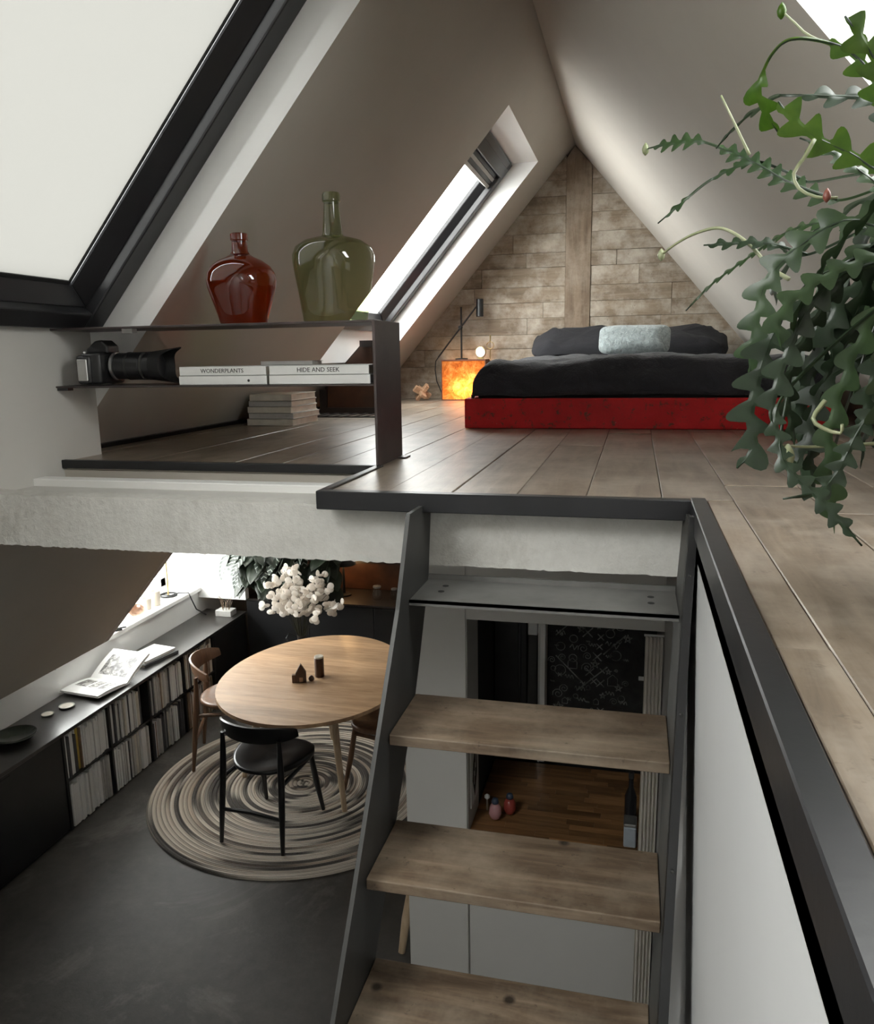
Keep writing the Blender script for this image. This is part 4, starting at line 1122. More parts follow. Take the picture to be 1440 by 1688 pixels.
# dining table ----------------------------------------------------------------------------------
tb = thing('dining_table', 'rounded oval oak dining table on tapered legs', 'table', (-1.92, 4.46, ZR))
def egg(n=72, s=1.0):
    P = []
    for k in range(n):
        a = 2*PI*k/n
        x, y = 0.585*math.cos(a), 0.722*math.sin(a)
        x *= 1 - 0.05*math.sin(a)
        P.append((x*s, y*s))
    return P
E0 = egg()
ca, sa_ = math.cos(0.08), math.sin(0.08)
top = [(x*ca-y*sa_, x*sa_+y*ca) for x, y in E0]
# top: planks clipped to the egg would be butted strips; each strip is a part
def clip_x(poly, lo, hi):
    def half(pl, val, keep_greater):
        out = []
        for i in range(len(pl)):
            a, b = pl[i], pl[(i+1) % len(pl)]
            ia = (a[1] >= val) == keep_greater; ib = (b[1] >= val) == keep_greater
            if ia: out.append(a)
            if ia != ib:
                f = (val-a[1])/(b[1]-a[1]); out.append((a[0]+(b[0]-a[0])*f, val))
        return out
    q = half(poly, lo, True)
    return half(q, hi, False) if q else q
TZ0, TZ1 = 0.692, 0.7145
w_ = 0.112; y = -0.74
k = 0
while y < 0.74:
    p = clip_x(top, y, y+w_)
    if len(p) >= 3:
        cx = sum(q[0] for q in p)/len(p); cy = sum(q[1] for q in p)/len(p)
        lower = [(q[0]*0.972-cx, q[1]*0.972-cy) for q in p]; upper = [(q[0]-cx, q[1]-cy) for q in p]; n = len(p)
        mb = MB().add([(a[0], a[1], TZ0) for a in upper]+[(a[0], a[1], TZ1) for a in upper], [tuple(range(n-1,-1,-1)), tuple(range(n, 2*n))]+[(i, (i+1) % n, (i+1) % n+n, i+n) for i in range(n)])
        obj('top_strip', mb, M['oak'], tb, loc=(cx, cy, 0))
    y += w_; k += 1
obj('apron', MB().lathe([(0.26,0.645),(0.26,0.6915)], 32, (0,0.0,0)), M['oak_leg'], tb)
for (fx, fy) in ((0.29,-0.345), (-0.50,-0.10), (-0.12,0.52), (0.36,0.36)):
    tx, ty_ = fx*0.62, fy*0.62
    obj('leg', MB().tube([(fx,fy,0.0),(tx,ty_,0.69)], [0.0165,0.026], 14), M['oak_leg'], tb, smooth=True)
ZTB = ZR+TZ1+0.0006
hs = thing('house_holder', 'small dark brown house-shaped holder on the dining table', 'ornament', (-1.965, 4.325, ZTB), 0.35)
obj('wall', MB().prism([(-0.032,0),(0.032,0),(0.032,0.062),(0.0,0.118),(-0.032,0.062)], 'y', -0.016, 0.016), M['chest_brown'], hs, bevel=0.0015)
obj('block', MB().box(-0.055,-0.033,-0.014,0.014,0,0.05), M['walnut'], hs, bevel=0.0015)
obj('opening', MB().box(-0.010,0.012,-0.0172,-0.016,0.004,0.034), M['burr_wood'], hs)
cn = thing('pillar_candle', 'dark pillar candle with a pale top on the dining table', 'candle', (-1.885, 4.43, ZTB))
obj('body', MB().lathe([(0.028,0),(0.030,0.003),(0.030,0.125)], 24), M['chest_brown'], cn, smooth=True)
obj('wax_top', MB().lathe([(0.0298,0.1252),(0.029,0.135),(0.02,0.137),(0.012,0.133)], 24), M['paper_cream'], cn, smooth=True)
gb_ = tag(obj('glass_bead', MB().lathe([(0.004,0),(0.015,0.006),(0.019,0.018),(0.013,0.032),(0.005,0.038)], 18), M['chest_brown'], loc=(-1.905, 4.345, ZTB), smooth=True), 'tiny brown glossy ornament beside the house-shaped holder', 'ornament')

# chairs ----------------------------------------------------------------------------------------
def chair(name, label, loc, rz, mat):
    """faces +y; low curved back, rounded three-cornered seat, four tapered legs"""
    c = thing(name, label, 'chair', loc, rz, 'dining chairs round the oak table')
    def outline(n=40):
        P = []
        for k in range(n):
            a = 2*PI*k/n
            rr = 0.215*(1+0.16*math.cos(3*(a-PI/2)-PI)) if False else 0.215
            x = 0.245*math.copysign(abs(math.cos(a))**0.85, math.cos(a)); y = 0.215*math.copysign(abs(math.sin(a))**0.9, math.sin(a))
            x *= 1.0 + 0.22*(y/0.215)*0.8
            P.append((x*0.92, y+0.01))
        return P
    pts = outline(); n = len(pts)
    mb = MB()
    vs = []
    for (s, z) in ((0.90,0.418),(1.0,0.430),(1.0,0.446),(0.93,0.449),(0.6,0.438),(0.2,0.433)):
        vs += [(x*s, y*s, z + (0.012*(abs(x)/0.2)**2 if z > 0.43 else 0)) for x, y in pts]
    m = 6
    fs = [(i*n+k, i*n+(k+1) % n, (i+1)*n+(k+1) % n, (i+1)*n+k) for i in range(m-1) for k in range(n)]
    fs += [tuple(range(n-1,-1,-1)), tuple((m-1)*n+k for k in range(n))]
    obj('seat', mb.add(vs, fs), mat, c, smooth='all')
    for s in (-1, 1):
        obj('leg', MB().tube([(s*0.198,0.235,0.0),(s*0.182,0.19,0.22),(s*0.168,0.16,0.415)], [0.0115,0.019,0.016], 10), mat, c, smooth=True, label='front leg')
        obj('leg', MB().tube([(s*0.198,-0.245,0.0),(s*0.192,-0.222,0.22),(s*0.186,-0.200,0.42),(s*0.182,-0.192,0.56),(s*0.180,-0.190,0.650)], [0.0115,0.018,0.020,0.016,0.012], 10), mat, c, smooth=True, label='back leg rising to the backrest')
        obj('side_rail', MB().tube([(s*0.185,-0.20,0.385),(s*0.172,0.165,0.385)], [0.013,0.012], 8), mat, c, smooth=True)
    obj('stretcher', MB().tube([(-0.193,-0.23,0.20),(0,-0.222,0.205),(0.193,-0.23,0.20)], [0.010,0.014,0.010], 8), mat, c, smooth=True)
    obj('seat_rail', MB().tube([(-0.17,0.155,0.395),(0.17,0.155,0.395)], 0.012, 8), mat, c, smooth=True)
    def back(i, j):      # closed strip around the section
        u = i*2-1
        a = u*1.02
        hgt = 0.052*(1-0.55*abs(u)**3)
        z0 = 0.668 + 0.012*(1-u*u)
        rad = 0.285
        sec = [(-0.008,-hgt),(-0.011,0),(-0.008,hgt),(0.004,hgt+0.003),(0.009,hgt*0.6),(0.011,0),(0.008,-hgt)]
        q = sec[int(round(j*7)) % 7]
        rr = rad - q[0]
        return (rr*math.sin(a), -0.225+ (rad-rr*math.cos(a))*1.0 - 0.03 + 0.02 + (-0.012*q[1]/0.05), z0+q[1])
    mb = MB(); nu, ns = 25, 7
    vs = [back(i/(nu-1), j/7) for i in range(nu) for j in range(ns)]
    fs = [(i*ns+j, i*ns+(j+1) % ns, (i+1)*ns+(j+1) % ns, (i+1)*ns+j) for i in range(nu-1) for j in range(ns)]
    fs += [tuple(range(ns-1,-1,-1)), tuple((nu-1)*ns+j for j in range(ns))]
    obj('backrest', mb.add(vs, fs), mat, c, smooth=True)
    return c
M['black_lacquer'] = plain('black_lacquer', (0.010,0.010,0.011,1), 0.30, var=0.2, scale=10, bump=0.02)
chair('dining_chair', 'black low-backed dining chair nearest the stair', (-1.985, 3.895, ZR), -0.10, M['black_lacquer'])
chair('dining_chair', 'brown wooden dining chair beside the magazine shelves', (-2.62, 4.62, ZR), math.radians(-70), M['walnut'])
chair('dining_chair', 'brown wooden dining chair half hidden by the stair stringer', (-1.45, 4.50, ZR), math.radians(80), M['walnut'])

# ------------------------------------------------------------------ kitchen pass-through behind the stair
YP = 2.87
ZCN = -1.59                                    # height of the worktop
XL, XO, XR = -0.862, -0.605, 0.062             # left end, opening left, opening right
ZO = ZF+1.715                                  # underside of the lintel
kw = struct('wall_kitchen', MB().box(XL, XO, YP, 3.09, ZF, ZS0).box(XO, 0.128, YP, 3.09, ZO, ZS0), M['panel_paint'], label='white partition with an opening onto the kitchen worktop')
kc = thing('kitchen_counter', 'white-fronted kitchen counter with a dark butcher-block top', 'counter', (-0.27, YP, ZF))
K0 = Vector((-0.27, YP, ZF))
hc = ZCN-ZF
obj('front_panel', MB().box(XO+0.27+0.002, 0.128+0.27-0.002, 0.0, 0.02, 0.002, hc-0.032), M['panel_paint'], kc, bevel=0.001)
obj('body', MB().box(XO+0.27+0.002, 0.128+0.27-0.002, 0.021, 0.60, 0.002, hc-0.032), M['white_paint'], kc)
obj('side_panel', MB().box(XL+0.27+0.002, XO+0.27-0.003, -0.012, -0.001, 0.002, ZS0-ZF-0.01), M['panel_paint'], kc, bevel=0.001)
wtp = obj('worktop', MB().box(XO+0.27+0.002, 0.128+0.27-0.002, -0.004, 0.60, hc-0.031, hc-0.0125), M['stave'], kc)
r = random.Random(41)
y = -0.004
while y < 0.59:
    x = XO+0.272; x -= 0
    wd_ = 0.0365
    while x < 0.128+0.27-0.01:
        L = r.uniform(0.10, 0.32)
        x1 = min(x+L, 0.128+0.27-0.003)
        if x1-x < 0.015: break
        obj('stave', MB().box(-(x1-x)/2+0.0003, (x1-x)/2-0.0003, 0.0003, wd_-0.0003, -0.0120, 0), M['stave'], wtp, loc=((x+x1)/2, y, hc-r.uniform(0,0.0004)))
        x = x1
    y += wd_
struct('wall_kitchen_back', MB().box(-0.70, 0.128, 3.62, 3.70, ZF, ZS0).box(-0.70, -0.612, 3.09, 3.62, ZF, ZS0), M['black_matte'])
fr_ = thing('tall_fridge', 'glossy black tall unit at the back left of the kitchen', 'appliance', (-0.53, 3.50, ZCN+0.001))
obj('body', MB().box(-0.075, 0.075, 0.0, 0.1, 0.0, 1.15), M['black_paint'], fr_, bevel=0.003)
obj('door', MB().box(-0.072, 0.05, -0.012, -0.001, 0.01, 1.14), M['black_lacquer'], fr_, bevel=0.002)
obj('handle', MB().box(0.03, 0.038, -0.03, -0.012, 0.35, 0.75), M['steel_black'], fr_)
gp = thing('grey_panel', 'narrow grey panel between the black unit and the white post', 'panel', (-0.43, 3.52, ZCN+0.001))
obj('board', MB().box(-0.022, 0.022, 0.0, 0.09, 0.0, 0.62), M['steel_grey'], gp, bevel=0.002); obj('top_rail', MB().box(-0.022,0.022,0.0,0.09,0.621,0.90), M['white_paint'], gp, bevel=0.002)
wp = thing('white_post', 'slim white post at the left edge of the chalkboard', 'post', (-0.385, 3.50, ZCN+0.001))
obj('post', MB().box(-0.016, 0.016, 0.0, 0.1, 0.0, 1.15), M['white_paint'], wp, bevel=0.003); obj('edge_strip', MB().box(-0.016,-0.008,-0.006,0.0,0.0,1.15), M['silver'], wp)
# chalkboard with drawings
t = NT('chalkboard'); v = t.coords(rnd=False); n1 = t.noise(v, 9, 7, 0.7, 1.2)
t.base(t.ramp(n1, [(0.4,(0.010,0.010,0.011,1)),(0.75,(0.045,0.045,0.047,1))])); t.set(Roughness=0.8); M['chalkboard'] = t.m
M['chalk'] = plain('chalk', (0.20,0.20,0.195,1), 0.9, var=0.9, scale=25)
cbd = thing('chalkboard', 'black kitchen chalkboard covered in white chalk doodles', 'chalkboard', (-0.13, 3.60, ZCN+0.002))
obj('board', MB().box(-0.235, 0.245, 0.0, 0.018, 0.0, 0.78), M['chalkboard'], cbd)
r = random.Random(77)
mb = MB()
def line(pts, w=0.0016):
    for a, b in zip(pts, pts[1:]):
        dx, dz = b[0]-a[0], b[1]-a[1]; L = math.hypot(dx, dz) or 1e-6
        nx, nz_ = -dz/L*w, dx/L*w
        mb.add([(a[0]+nx,-0.0006,a[1]+nz_),(a[0]-nx,-0.0006,a[1]-nz_),(b[0]-nx,-0.0006,b[1]-nz_),(b[0]+nx,-0.0006,b[1]+nz_),(a[0]+nx,-0.0001,a[1]+nz_),(a[0]-nx,-0.0001,a[1]-nz_),(b[0]-nx,-0.0001,b[1]-nz_),(b[0]+nx,-0.0001,b[1]+nz_)],
               [(0,1,2,3),(4,7,6,5),(0,4,5,1),(1,5,6,2),(2,6,7,3),(3,7,4,0)])
for gx in range(9):
    for gz in range(11):
        x = -0.20+gx*0.042+r.uniform(-0.022,0.022); z = 0.10+gz*0.056+r.uniform(-0.026,0.026); s = r.uniform(0.008,0.026)
        if x > 0.13: continue
        k = r.randint(0, 6)
        if k == 0: line([(x+s*math.cos(a*0.6), z+s*math.sin(a*0.6)) for a in range(12)])
        elif k == 1: line([(x+s*math.cos(2.51*a+1.57), z+s*math.sin(2.51*a+1.57)) for a in range(6)])
        elif k == 2: line([(x-s, z), (x-s*0.3, z+s), (x+s*0.2, z-s*0.6), (x+s, z+s*0.7)], 0.0022)
        elif k == 3: line([(x+s*(0.2+a*0.06)*math.cos(a*0.7), z+s*(0.2+a*0.06)*math.sin(a*0.7)) for a in range(15)])
        elif k == 4: line([(x-s,z-s),(x+s,z-s),(x+s,z+s*0.6),(x,z+s*1.5),(x-s,z+s*0.6),(x-s,z-s)])
        elif k == 5: line([(x-s,z-s),(x+s,z+s)], 0.0026); line([(x-s,z+s),(x+s,z-s)], 0.0026)
        else: line([(x-s+2*s*a/9, z+s*0.5*math.sin(a*1.9)) for a in range(10)], 0.002)
for (a, b) in (((-0.20,0.60),(-0.12,0.68)), ((-0.10,0.33),(0.04,0.46)), ((-0.20,0.5),(-0.06,0.36)), ((0.02,0.52),(0.12,0.62))):
    line([a, b], 0.003)
ck_ = obj('chalk_drawing', mb, M['chalk'], cbd); ck_['kind'] = 'stuff'
cbg = thing('wall_switch', 'small white switch on the dark strip beside the chalkboard', 'switch', (0.065, 3.598, ZCN+0.42))
obj('plate', MB().box(-0.013,0.013,-0.006,0,-0.010,0.010), M['paper_white'], cbg, bevel=0.002); obj('rocker', MB().box(-0.006,0.006,-0.009,-0.006,-0.005,0.005), M['paper_white'], cbg)
# eggs-like mills, pale tin, framed print, pleated curtain
M['pink_glaze'] = plain('pink_glaze', (0.42,0.22,0.23,1), 0.2, var=0.08); M['red_glaze'] = plain('red_glaze', (0.26,0.045,0.035,1), 0.2, var=0.1); M['blue_cap'] = plain('blue_cap', (0.03,0.045,0.075,1), 0.3)
for nm, lb, x, y, mm in (('egg_mill', 'pink egg-shaped mill with a dark cap on the worktop', -0.515, 2.985, 'pink_glaze'), ('egg_mill', 'red egg-shaped mill with a dark cap on the worktop', -0.462, 3.035, 'red_glaze')):
    o = thing(nm, lb, 'mill', (x, y, ZCN+0.0006), group='egg-shaped mills')
    obj('body', MB().lathe([(0.008,0),(0.020,0.008),(0.027,0.028),(0.024,0.055),(0.014,0.072)], 22), M[mm], o, smooth='all')
    obj('cap', MB().lathe([(0.014,0.0722),(0.016,0.080),(0.012,0.092),(0.004,0.096)], 18), M['blue_cap'], o, smooth='all')
o = thing('white_figurine', 'tiny white round-headed figurine standing left of the egg-shaped mills', 'figurine', (-0.560, 3.045, ZCN+0.0006))
obj('stem', MB().tube([(0,0,0),(0,0,0.05)], 0.004, 8), M['silver'], o); obj('ball', MB().lathe([(0.003,0.05),(0.012,0.058),(0.012,0.066),(0.003,0.074)], 14), M['paper_white'], o, smooth='all')
o = thing('pale_tin', 'pale blue-grey tin at the right end of the worktop', 'tin', (0.030, 2.935, ZCN+0.0006))
obj('body', MB().box(-0.024,0.024,-0.035,0.035,0,0.085), plain('pale_blue', (0.42,0.47,0.52,1), 0.4), o, bevel=0.004); obj('lid', MB().box(-0.025,0.025,-0.036,0.036,0.0855,0.10), M['silver'], o, bevel=0.004)
o = thing('dark_jar', 'dark bottle behind the pale tin on the worktop', 'bottle', (0.030, 3.08, ZCN+0.0006))
obj('body', MB().lathe([(0.02,0),(0.024,0.004),(0.024,0.12),(0.010,0.16),(0.010,0.20)], 18), plain('dark_bottle', (0.02,0.02,0.022,1), 0.15), o, smooth=True); obj('cap', MB().lathe([(0.0115,0.2002),(0.0115,0.225)], 14), M['steel_grey'], o)
pr = thing('framed_print', 'black and white print fixed on the side of the white partition', 'print', (XO+0.001, 2.98, ZCN+0.21))
obj('sheet', MB().box(0, 0.004, -0.07, 0.07, -0.13, 0.13), M['paper_white'], pr)
obj('black_shape', MB().add([(0.0042,y_,z_) for y_, z_ in ((-0.045,-0.02),(0.0,-0.11),(0.045,-0.02),(0.038,0.06),(0.0,0.10),(-0.03,0.05))]+[(0.0050,y_,z_) for y_, z_ in ((-0.045,-0.02),(0.0,-0.11),(0.045,-0.02),(0.038,0.06),(0.0,0.10),(-0.03,0.05))], [(0,1,2,3,4,5),(11,10,9,8,7,6)]+[(i,(i+1)%6,(i+1)%6+6,i+6) for i in range(6)]), M['ink'], pr)
for k in range(3):
    obj('white_stroke', MB().box(0.0051, 0.0055, -0.02+0.016*k, -0.012+0.016*k, -0.05+0.03*k, 0.01+0.03*k), M['paper_white'], pr)
ct = thing('pleated_curtain', 'narrow cream pleated curtain at the right end of the worktop', 'curtain', (0.092, YP-0.03, ZF))
def cur(i, j):
    a = i*5*2*PI
    return (-0.032+0.064*i, 0.010*math.sin(a), 0.004+1.70*j)
me_ = MB(); nu = 61
me_.v = [(x, y+o_, z) for o_ in (0.0, 0.0016) for (x, y, z) in [cur(i/(nu-1), j) for j in (0, 1) for i in range(nu)]]
me_.f = [(i, i+1, nu+i+1, nu+i) for i in range(nu-1)] + [(2*nu+i, 3*nu+i, 3*nu+i+1, 2*nu+i+1) for i in range(nu-1)]
obj('cloth', me_, plain('cream_cloth', (0.72,0.69,0.63,1), 0.8, var=0.06), ct, smooth='all')
obj('rail', MB().tube([(-0.036,0,1.708),(0.034,0,1.708)], 0.005, 8), M['silver'], ct)
# stool behind the partition
sto = thing('wooden_stool', 'pale wooden stool whose leg shows beside the white partition', 'stool', (-0.865, 3.28, ZF+0.0006))
obj('seat', MB().lathe([(0.14,0.425),(0.155,0.43),(0.155,0.452),(0.145,0.456),(0.04,0.450)], 28), M['oak_leg'], sto, smooth=True)
for k in range(3):
    a = math.radians(237+120*k)
    obj('leg', MB().tube([(0.20*math.cos(a),0.22*math.sin(a),0.0),(0.17*math.cos(a),0.185*math.sin(a),0.15),(0.10*math.cos(a),0.10*math.sin(a),0.428)], [0.016,0.022,0.018], 12), M['oak_leg'], sto, smooth=True)

# ------------------------------------------------------------------ trailing fishbone cactus
def leafm(name, c1, c2, trans):
    t = NT(name); v = t.coords(rnd=True)
    n = t.noise(v, 30, 4, 0.6)
    c = t.ramp(n, [(0.3, c1), (0.7, c2)])
    t.base(c); t.set(Roughness=0.36); t.b.inputs['Specular IOR Level'].default_value = 0.42
    tl = t.node('ShaderNodeBsdfTranslucent'); t.link(c, tl.inputs[0])
    mx = t.node('ShaderNodeMixShader'); mx.inputs[0].default_value = trans
    t.link(t.b.outputs[0], mx.inputs[1]); t.link(tl.outputs[0], mx.inputs[2]); t.link(mx.outputs[0], t.out.inputs[0])
    return t.m
M['frond'] = leafm('frond_green', (0.020,0.042,0.016,1), (0.040,0.075,0.026,1), 0.12)
M['frond_bright'] = leafm('frond_bright', (0.055,0.125,0.012,1), (0.10,0.19,0.020,1), 0.45)
M['frond_dark'] = leafm('frond_dark', (0.009,0.019,0.008,1), (0.018,0.036,0.015,1), 0.08)
M['shoot'] = leafm('shoot_pale', (0.20,0.23,0.12,1), (0.36,0.37,0.23,1), 0.1)
M['shoot_pink'] = plain('shoot_pink', (0.16,0.045,0.03,1), 0.4)
PC = Vector((0.50, 1.16, 0.0))                 # foot of the plant stand
pl = thing('fishbone_cactus', 'potted trailing cactus with zigzag green stems hanging into view', 'plant', tuple(PC))

def catmull(P, step):
    P = [Vector(p) for p in P]
    Q = [2*P[0]-P[1]] + P + [2*P[-1]-P[-2]]
    out = []
    for i in range(1, len(Q)-2):
        n = max(2, int((Q[i+1]-Q[i]).length/step))
        for k in range(n):
            t = k/n
            a, b, c, d = Q[i-1], Q[i], Q[i+1], Q[i+2]
            out.append(0.5*((2*b)+(c-a)*t+(2*a-5*b+4*c-d)*t*t+(3*b-a-3*c+d)*t**3))
    out.append(P[-1])
    return out

def frond(pts, w, lobes, roll, period=0.030):
    """flattened zigzag stem: a ribbed strip whose two edges carry alternate rounded lobes"""
    C = catmull(pts, 0.0035)
    m = len(C); L = [0]
    for a, b in zip(C, C[1:]): L.append(L[-1]+(b-a).length)
    tot = L[-1]
    mb = MB(); vs = []
    side = None
    for i, p in enumerate(C):
        t = (C[min(i+1,m-1)]-C[max(i-1,0)]).normalized()
        if side is None:
            side = t.cross(Vector((math.sin(roll), -1.0, math.cos(roll)*0.5)))
            if side.length < 0.1: side = t.orthogonal()
        side = (side - t*side.dot(t)).normalized()
        nrm = side.cross(t).normalized()
        u = L[i]/tot
        on = 0.0
        for a, b in lobes:
            if a <= u <= b:
                on = max(on, min(1, (u-a)/0.04+0.15, (b-u)/0.06+0.12))
        ph = (L[i]/period) % 1.0
        lob = lambda q: (max(0.0, math.sin(PI*min(1, (q/0.66)**1.25))))**0.62 if q < 0.66 else 0.0
        wl = 0.0022 + on*w*(0.10+0.90*lob(ph)); wr = 0.0022 + on*w*(0.10+0.90*lob((ph+0.5) % 1.0))
        k = 0.0016 if on else 0.0024
        tip = min(1.0, (1-u)/0.05+0.12)
        wl *= tip; wr *= tip; k *= tip
        sweep = 0.35*w*on
        vs += [p-side*wl+t*sweep*lob(ph), p-side*wl*0.35+nrm*k*0.5, p+nrm*k, p+side*wr*0.35+nrm*k*0.5, p+side*wr+t*sweep*lob((ph+0.5) % 1.0), p+side*wr*0.3-nrm*k*0.6, p-nrm*k, p-side*wl*0.3-nrm*k*0.6]
    n = 8
    fs = [(i*n+k, i*n+(k+1) % n, (i+1)*n+(k+1) % n, (i+1)*n+k) for i in range(m-1) for k in range(n)]
    fs += [tuple(range(n-1,-1,-1)), tuple((m-1)*n+k for k in range(n))]
    return mb.add([v-PC for v in vs], fs)

STEMS = [
    ('frond', [(0.296, 1.15, 0.588), (0.271, 1.158, 0.634), (0.243, 1.166, 0.67), (0.205, 1.173, 0.689), (0.174, 1.181, 0.695), (0.157, 1.189, 0.684), (0.147, 1.197, 0.664), (0.144, 1.204, 0.645), (0.152, 1.212, 0.625), (0.176, 1.22, 0.592)], 0.0153, [(0, 0.42), (0.72, 1)]),
    ('frond', [(0.285, 1.1, 0.589), (0.254, 1.093, 0.637), (0.238, 1.087, 0.657), (0.217, 1.08, 0.681)], 0.0182, [(0, 1)]),
    ('shoot', [(0.244, 1.17, 0.671), (0.199, 1.18, 0.696), (0.181, 1.19, 0.717), (0.166, 1.2, 0.736)], 0.0027, []),
    ('frond', [(0.321, 1.2, 0.582), (0.288, 1.221, 0.625), (0.244, 1.243, 0.64), (0.191, 1.264, 0.652), (0.177, 1.286, 0.657), (0.15, 1.307, 0.645), (0.125, 1.329, 0.629), (0.106, 1.35, 0.61)], 0.0145, [(0, 0.5), (0.62, 0.92)]),
    ('frond', [(0.312, 1.12, 0.491), (0.272, 1.126, 0.523), (0.244, 1.132, 0.545), (0.204, 1.138, 0.568), (0.174, 1.144, 0.597), (0.162, 1.15, 0.615)], 0.0172, [(0, 0.1), (0.25, 1)]),
    ('frond', [(0.328, 1.2, 0.497), (0.294, 1.212, 0.524), (0.262, 1.225, 0.553), (0.229, 1.238, 0.579), (0.206, 1.25, 0.593)], 0.0102, [(0, 0.9)]),
    ('frond', [(0.259, 1.25, 0.51), (0.201, 1.283, 0.543), (0.163, 1.317, 0.576), (0.124, 1.35, 0.605), (0.081, 1.383, 0.63), (0.037, 1.417, 0.637), (0.003, 1.45, 0.639)], 0.0113, [(0, 0.6), (0.68, 0.95)]),
    ('frond', [(0.228, 1.3, 0.545), (0.197, 1.32, 0.567), (0.158, 1.34, 0.585), (0.102, 1.36, 0.568), (0.06, 1.38, 0.539), (0.026, 1.4, 0.514)], 0.0082, [(0.35, 0.6), (0.75, 0.95)]),
    ('shoot', [(0.203, 1.13, 0.563), (0.192, 1.124, 0.542), (0.18, 1.118, 0.523), (0.186, 1.112, 0.504), (0.205, 1.106, 0.492), (0.228, 1.1, 0.489)], 0.0034, []),
    ('shoot', [(0.148, 1.3, 0.587), (0.123, 1.31, 0.64), (0.107, 1.32, 0.675)], 0.003, []),
    ('shoot', [(0.204, 1.25, 0.408), (0.181, 1.275, 0.428), (0.153, 1.3, 0.465), (0.118, 1.325, 0.491), (0.085, 1.35, 0.49), (0.056, 1.375, 0.479), (0.033, 1.4, 0.465)], 0.004, []),
    ('frond', [(0.226, 1.25, 0.44), (0.187, 1.262, 0.456), (0.152, 1.275, 0.463), (0.124, 1.288, 0.464), (0.091, 1.3, 0.465)], 0.0087, [(0.2, 1)]),
    ('frond', [(0.318, 1.2, 0.453), (0.266, 1.237, 0.477), (0.227, 1.273, 0.482), (0.2, 1.31, 0.475), (0.158, 1.347, 0.448), (0.111, 1.383, 0.414), (0.076, 1.42, 0.377)], 0.009, [(0, 0.95)]),
    ('frond', [(0.305, 1.12, 0.422), (0.277, 1.129, 0.458), (0.245, 1.137, 0.467), (0.212, 1.146, 0.451), (0.18, 1.154, 0.424), (0.159, 1.163, 0.39), (0.152, 1.171, 0.325), (0.151, 1.18, 0.274)], 0.0175, [(0.1, 1)]),
    ('frond', [(0.247, 1.1, 0.415), (0.2, 1.097, 0.388), (0.165, 1.093, 0.331), (0.148, 1.09, 0.271), (0.142, 1.087, 0.225), (0.148, 1.083, 0.188), (0.129, 1.08, 0.162)], 0.0199, [(0.35, 1)]),
    ('frond', [(0.282, 1.08, 0.412), (0.236, 1.074, 0.398), (0.2, 1.068, 0.361), (0.176, 1.062, 0.304), (0.162, 1.056, 0.235), (0.176, 1.05, 0.206)], 0.0146, [(0.2, 0.9)]),
    ('frond', [(0.181, 1.06, 0.264), (0.173, 1.048, 0.195), (0.184, 1.036, 0.167), (0.21, 1.024, 0.142), (0.233, 1.012, 0.117), (0.262, 1.0, 0.084)], 0.0094, [(0.1, 0.95)]),
    ('shoot', [(0.319, 1.1, 0.196), (0.26, 1.083, 0.193), (0.208, 1.067, 0.192), (0.17, 1.05, 0.196)], 0.0033, []),
    ('shoot', [(0.221, 1.05, 0.25), (0.208, 1.045, 0.229), (0.218, 1.04, 0.218), (0.237, 1.035, 0.212), (0.237, 1.03, 0.223)], 0.004, []),
    ('frond', [(0.296, 1.04, 0.264), (0.26, 1.035, 0.222), (0.236, 1.03, 0.165), (0.214, 1.025, 0.142), (0.176, 1.02, 0.134)], 0.011, [(0.1, 0.85)]),
    ('frond', [(0.322, 1.15, 0.321), (0.266, 1.142, 0.291), (0.231, 1.135, 0.261), (0.219, 1.128, 0.198), (0.206, 1.12, 0.159)], 0.019, [(0.1, 1)]),
]
CROWN = Vector((0.46, 1.16, 0.425))
r = random.Random(9)
for i, (kind, pts, w, lobes) in enumerate(STEMS):
    if kind == 'frond':
        P0 = Vector(pts[0])
        root = CROWN + Vector((r.uniform(-0.03,0.03), r.uniform(-0.03,0.03), 0))
        mid = (root+P0)/2 + Vector((0, 0, 0.05))
        full = [tuple(root), tuple(mid)] + pts
        Lr = (mid-root).length+(P0-mid).length
        Lp = sum((Vector(b)-Vector(a)).length for a, b in zip(pts, pts[1:]))
        f = Lr/(Lr+Lp)
        lo_ = [(f+(1-f)*a, f+(1-f)*b) for a, b in lobes]
        mt = M['frond_bright'] if i in (0, 1, 4) else (M['frond_dark'] if i in (14, 15, 16, 19, 20, 3, 11) else M['frond'])  # darker green on the low stems puts their silhouette shade into the colour
        st_ = obj('stem', frond(full, w*1.35, lo_, r.uniform(-0.5,0.5), 0.038 if w > 0.012 else 0.022), mt, pl, smooth=True)
        Cm = catmull(pts, 0.012); nm_ = len(Cm)
        obj('midrib', MB().tube([c-PC for c in Cm], [0.0023*(1-0.5*k/nm_) for k in range(nm_)], 6), M['frond_dark'], st_, smooth='all')
    else:
        C = catmull(pts, 0.008)
        n = len(C)
        obj('shoot', MB().tube([c-PC for c in C], [w*0.8*(1-0.45*k/n) for k in range(n)], 7), M['shoot'], pl, smooth='all')
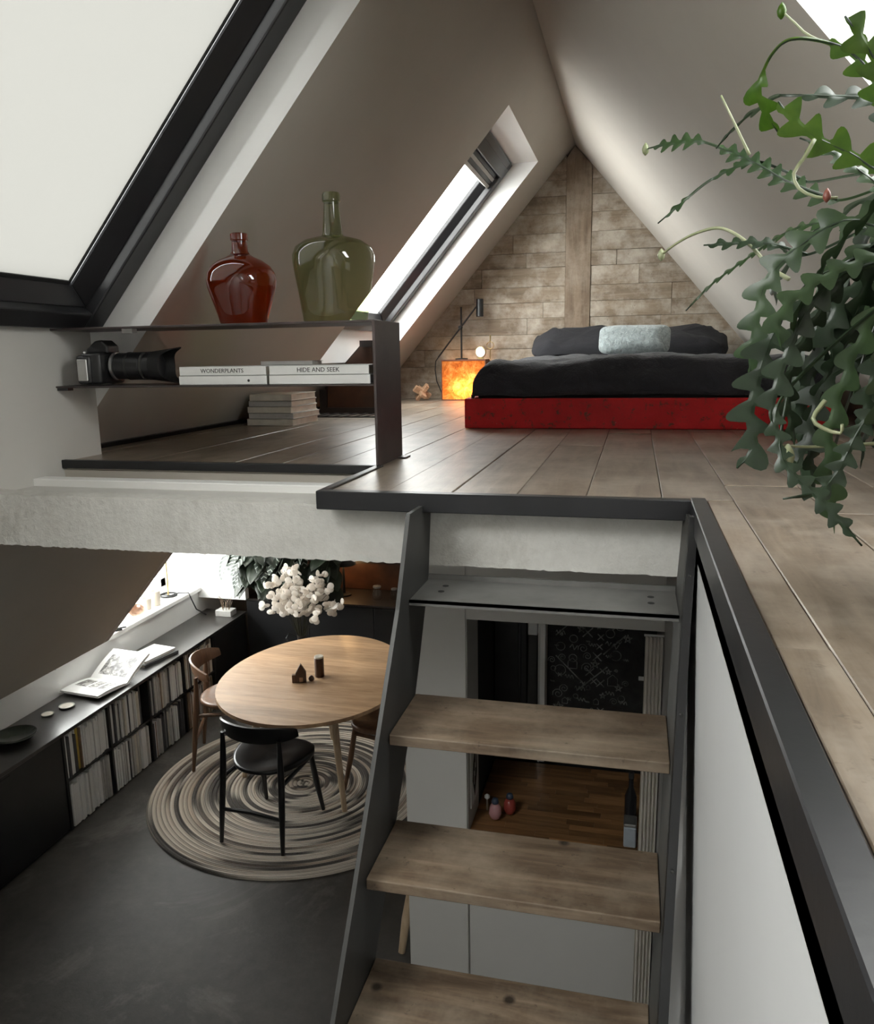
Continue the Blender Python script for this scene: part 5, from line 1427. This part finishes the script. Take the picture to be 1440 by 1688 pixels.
# buds and tips
for (p, s, mt) in (((0.216,1.10,0.492), 0.005, 'shoot_pink'), ((0.183,1.05,0.182), 0.009, 'shoot'), ((0.166,1.20,0.736), 0.006, 'frond_bright'), ((0.033,1.40,0.465), 0.006, 'shoot'), ((0.003,1.45,0.639), 0.006, 'shoot')):
    q = Vector(p)-PC
    obj('bud', MB().lathe([(s*0.2,-s*1.6),(s*0.8,-s*0.9),(s,0),(s*0.7,s*0.9),(s*0.15,s*1.7)], 10, tuple(q)), M[mt], pl, smooth='all')
# the bushy middle of the plant
r = random.Random(23)
for k in range(27):
    root = CROWN + Vector((r.uniform(-0.05,0.03), r.uniform(-0.05,0.05), r.uniform(-0.01,0.02)))
    reach = r.uniform(0.12, 0.30); az = PI + r.uniform(-0.75, 0.75)
    d = Vector((math.cos(az), math.sin(az)*0.75, 0))
    rise = r.uniform(-0.01, 0.10); fall = r.uniform(0.04, 0.36)
    if k % 3 == 0: fall = r.uniform(0.16, 0.33); reach = r.uniform(0.10, 0.24)
    p1 = root + d*reach*0.35 + Vector((0,0,rise)); p2 = root + d*reach*0.75 + Vector((0,0,rise*0.7-fall*0.22)); p3 = root + d*reach + Vector((0,0,rise*0.2-fall*0.62)); p4 = root + d*reach*r.uniform(0.92,1.12) + Vector((0,0,-fall))
    mt = M['frond_dark'] if r.random() < 0.6 else M['frond']
    obj('stem', frond([root, p1, p2, p3, p4], r.uniform(0.010,0.022), [(r.uniform(0.1,0.35),r.uniform(0.97,1.0))], r.uniform(-1.5,1.5), r.uniform(0.032,0.048)), mt, pl, smooth=True)
M['terracotta'] = plain('terracotta', (0.33,0.30,0.27,1), 0.7, var=0.1)
obj('pot', MB().lathe([(0.055,0.29),(0.072,0.30),(0.088,0.40),(0.092,0.415),(0.082,0.415),(0.078,0.395)], 28), M['terracotta'], pl, smooth=True)
obj('soil', MB().lathe([(0.080,0.395),(0.05,0.405),(0.01,0.407)], 20), M['soil'], pl)
ps = thing('plant_stand', 'slim black steel stand carrying the cactus pot', 'stand', tuple(PC))
obj('plate', MB().lathe([(0.075,0.280),(0.075,0.289)], 24), M['steel_black'], ps)
for k in range(3):
    a = 2*PI*k/3+0.5
    obj('leg', MB().tube([(0.085*math.cos(a),0.085*math.sin(a),0.002),(0.06*math.cos(a),0.06*math.sin(a),0.281)], 0.006, 8), M['steel_black'], ps)
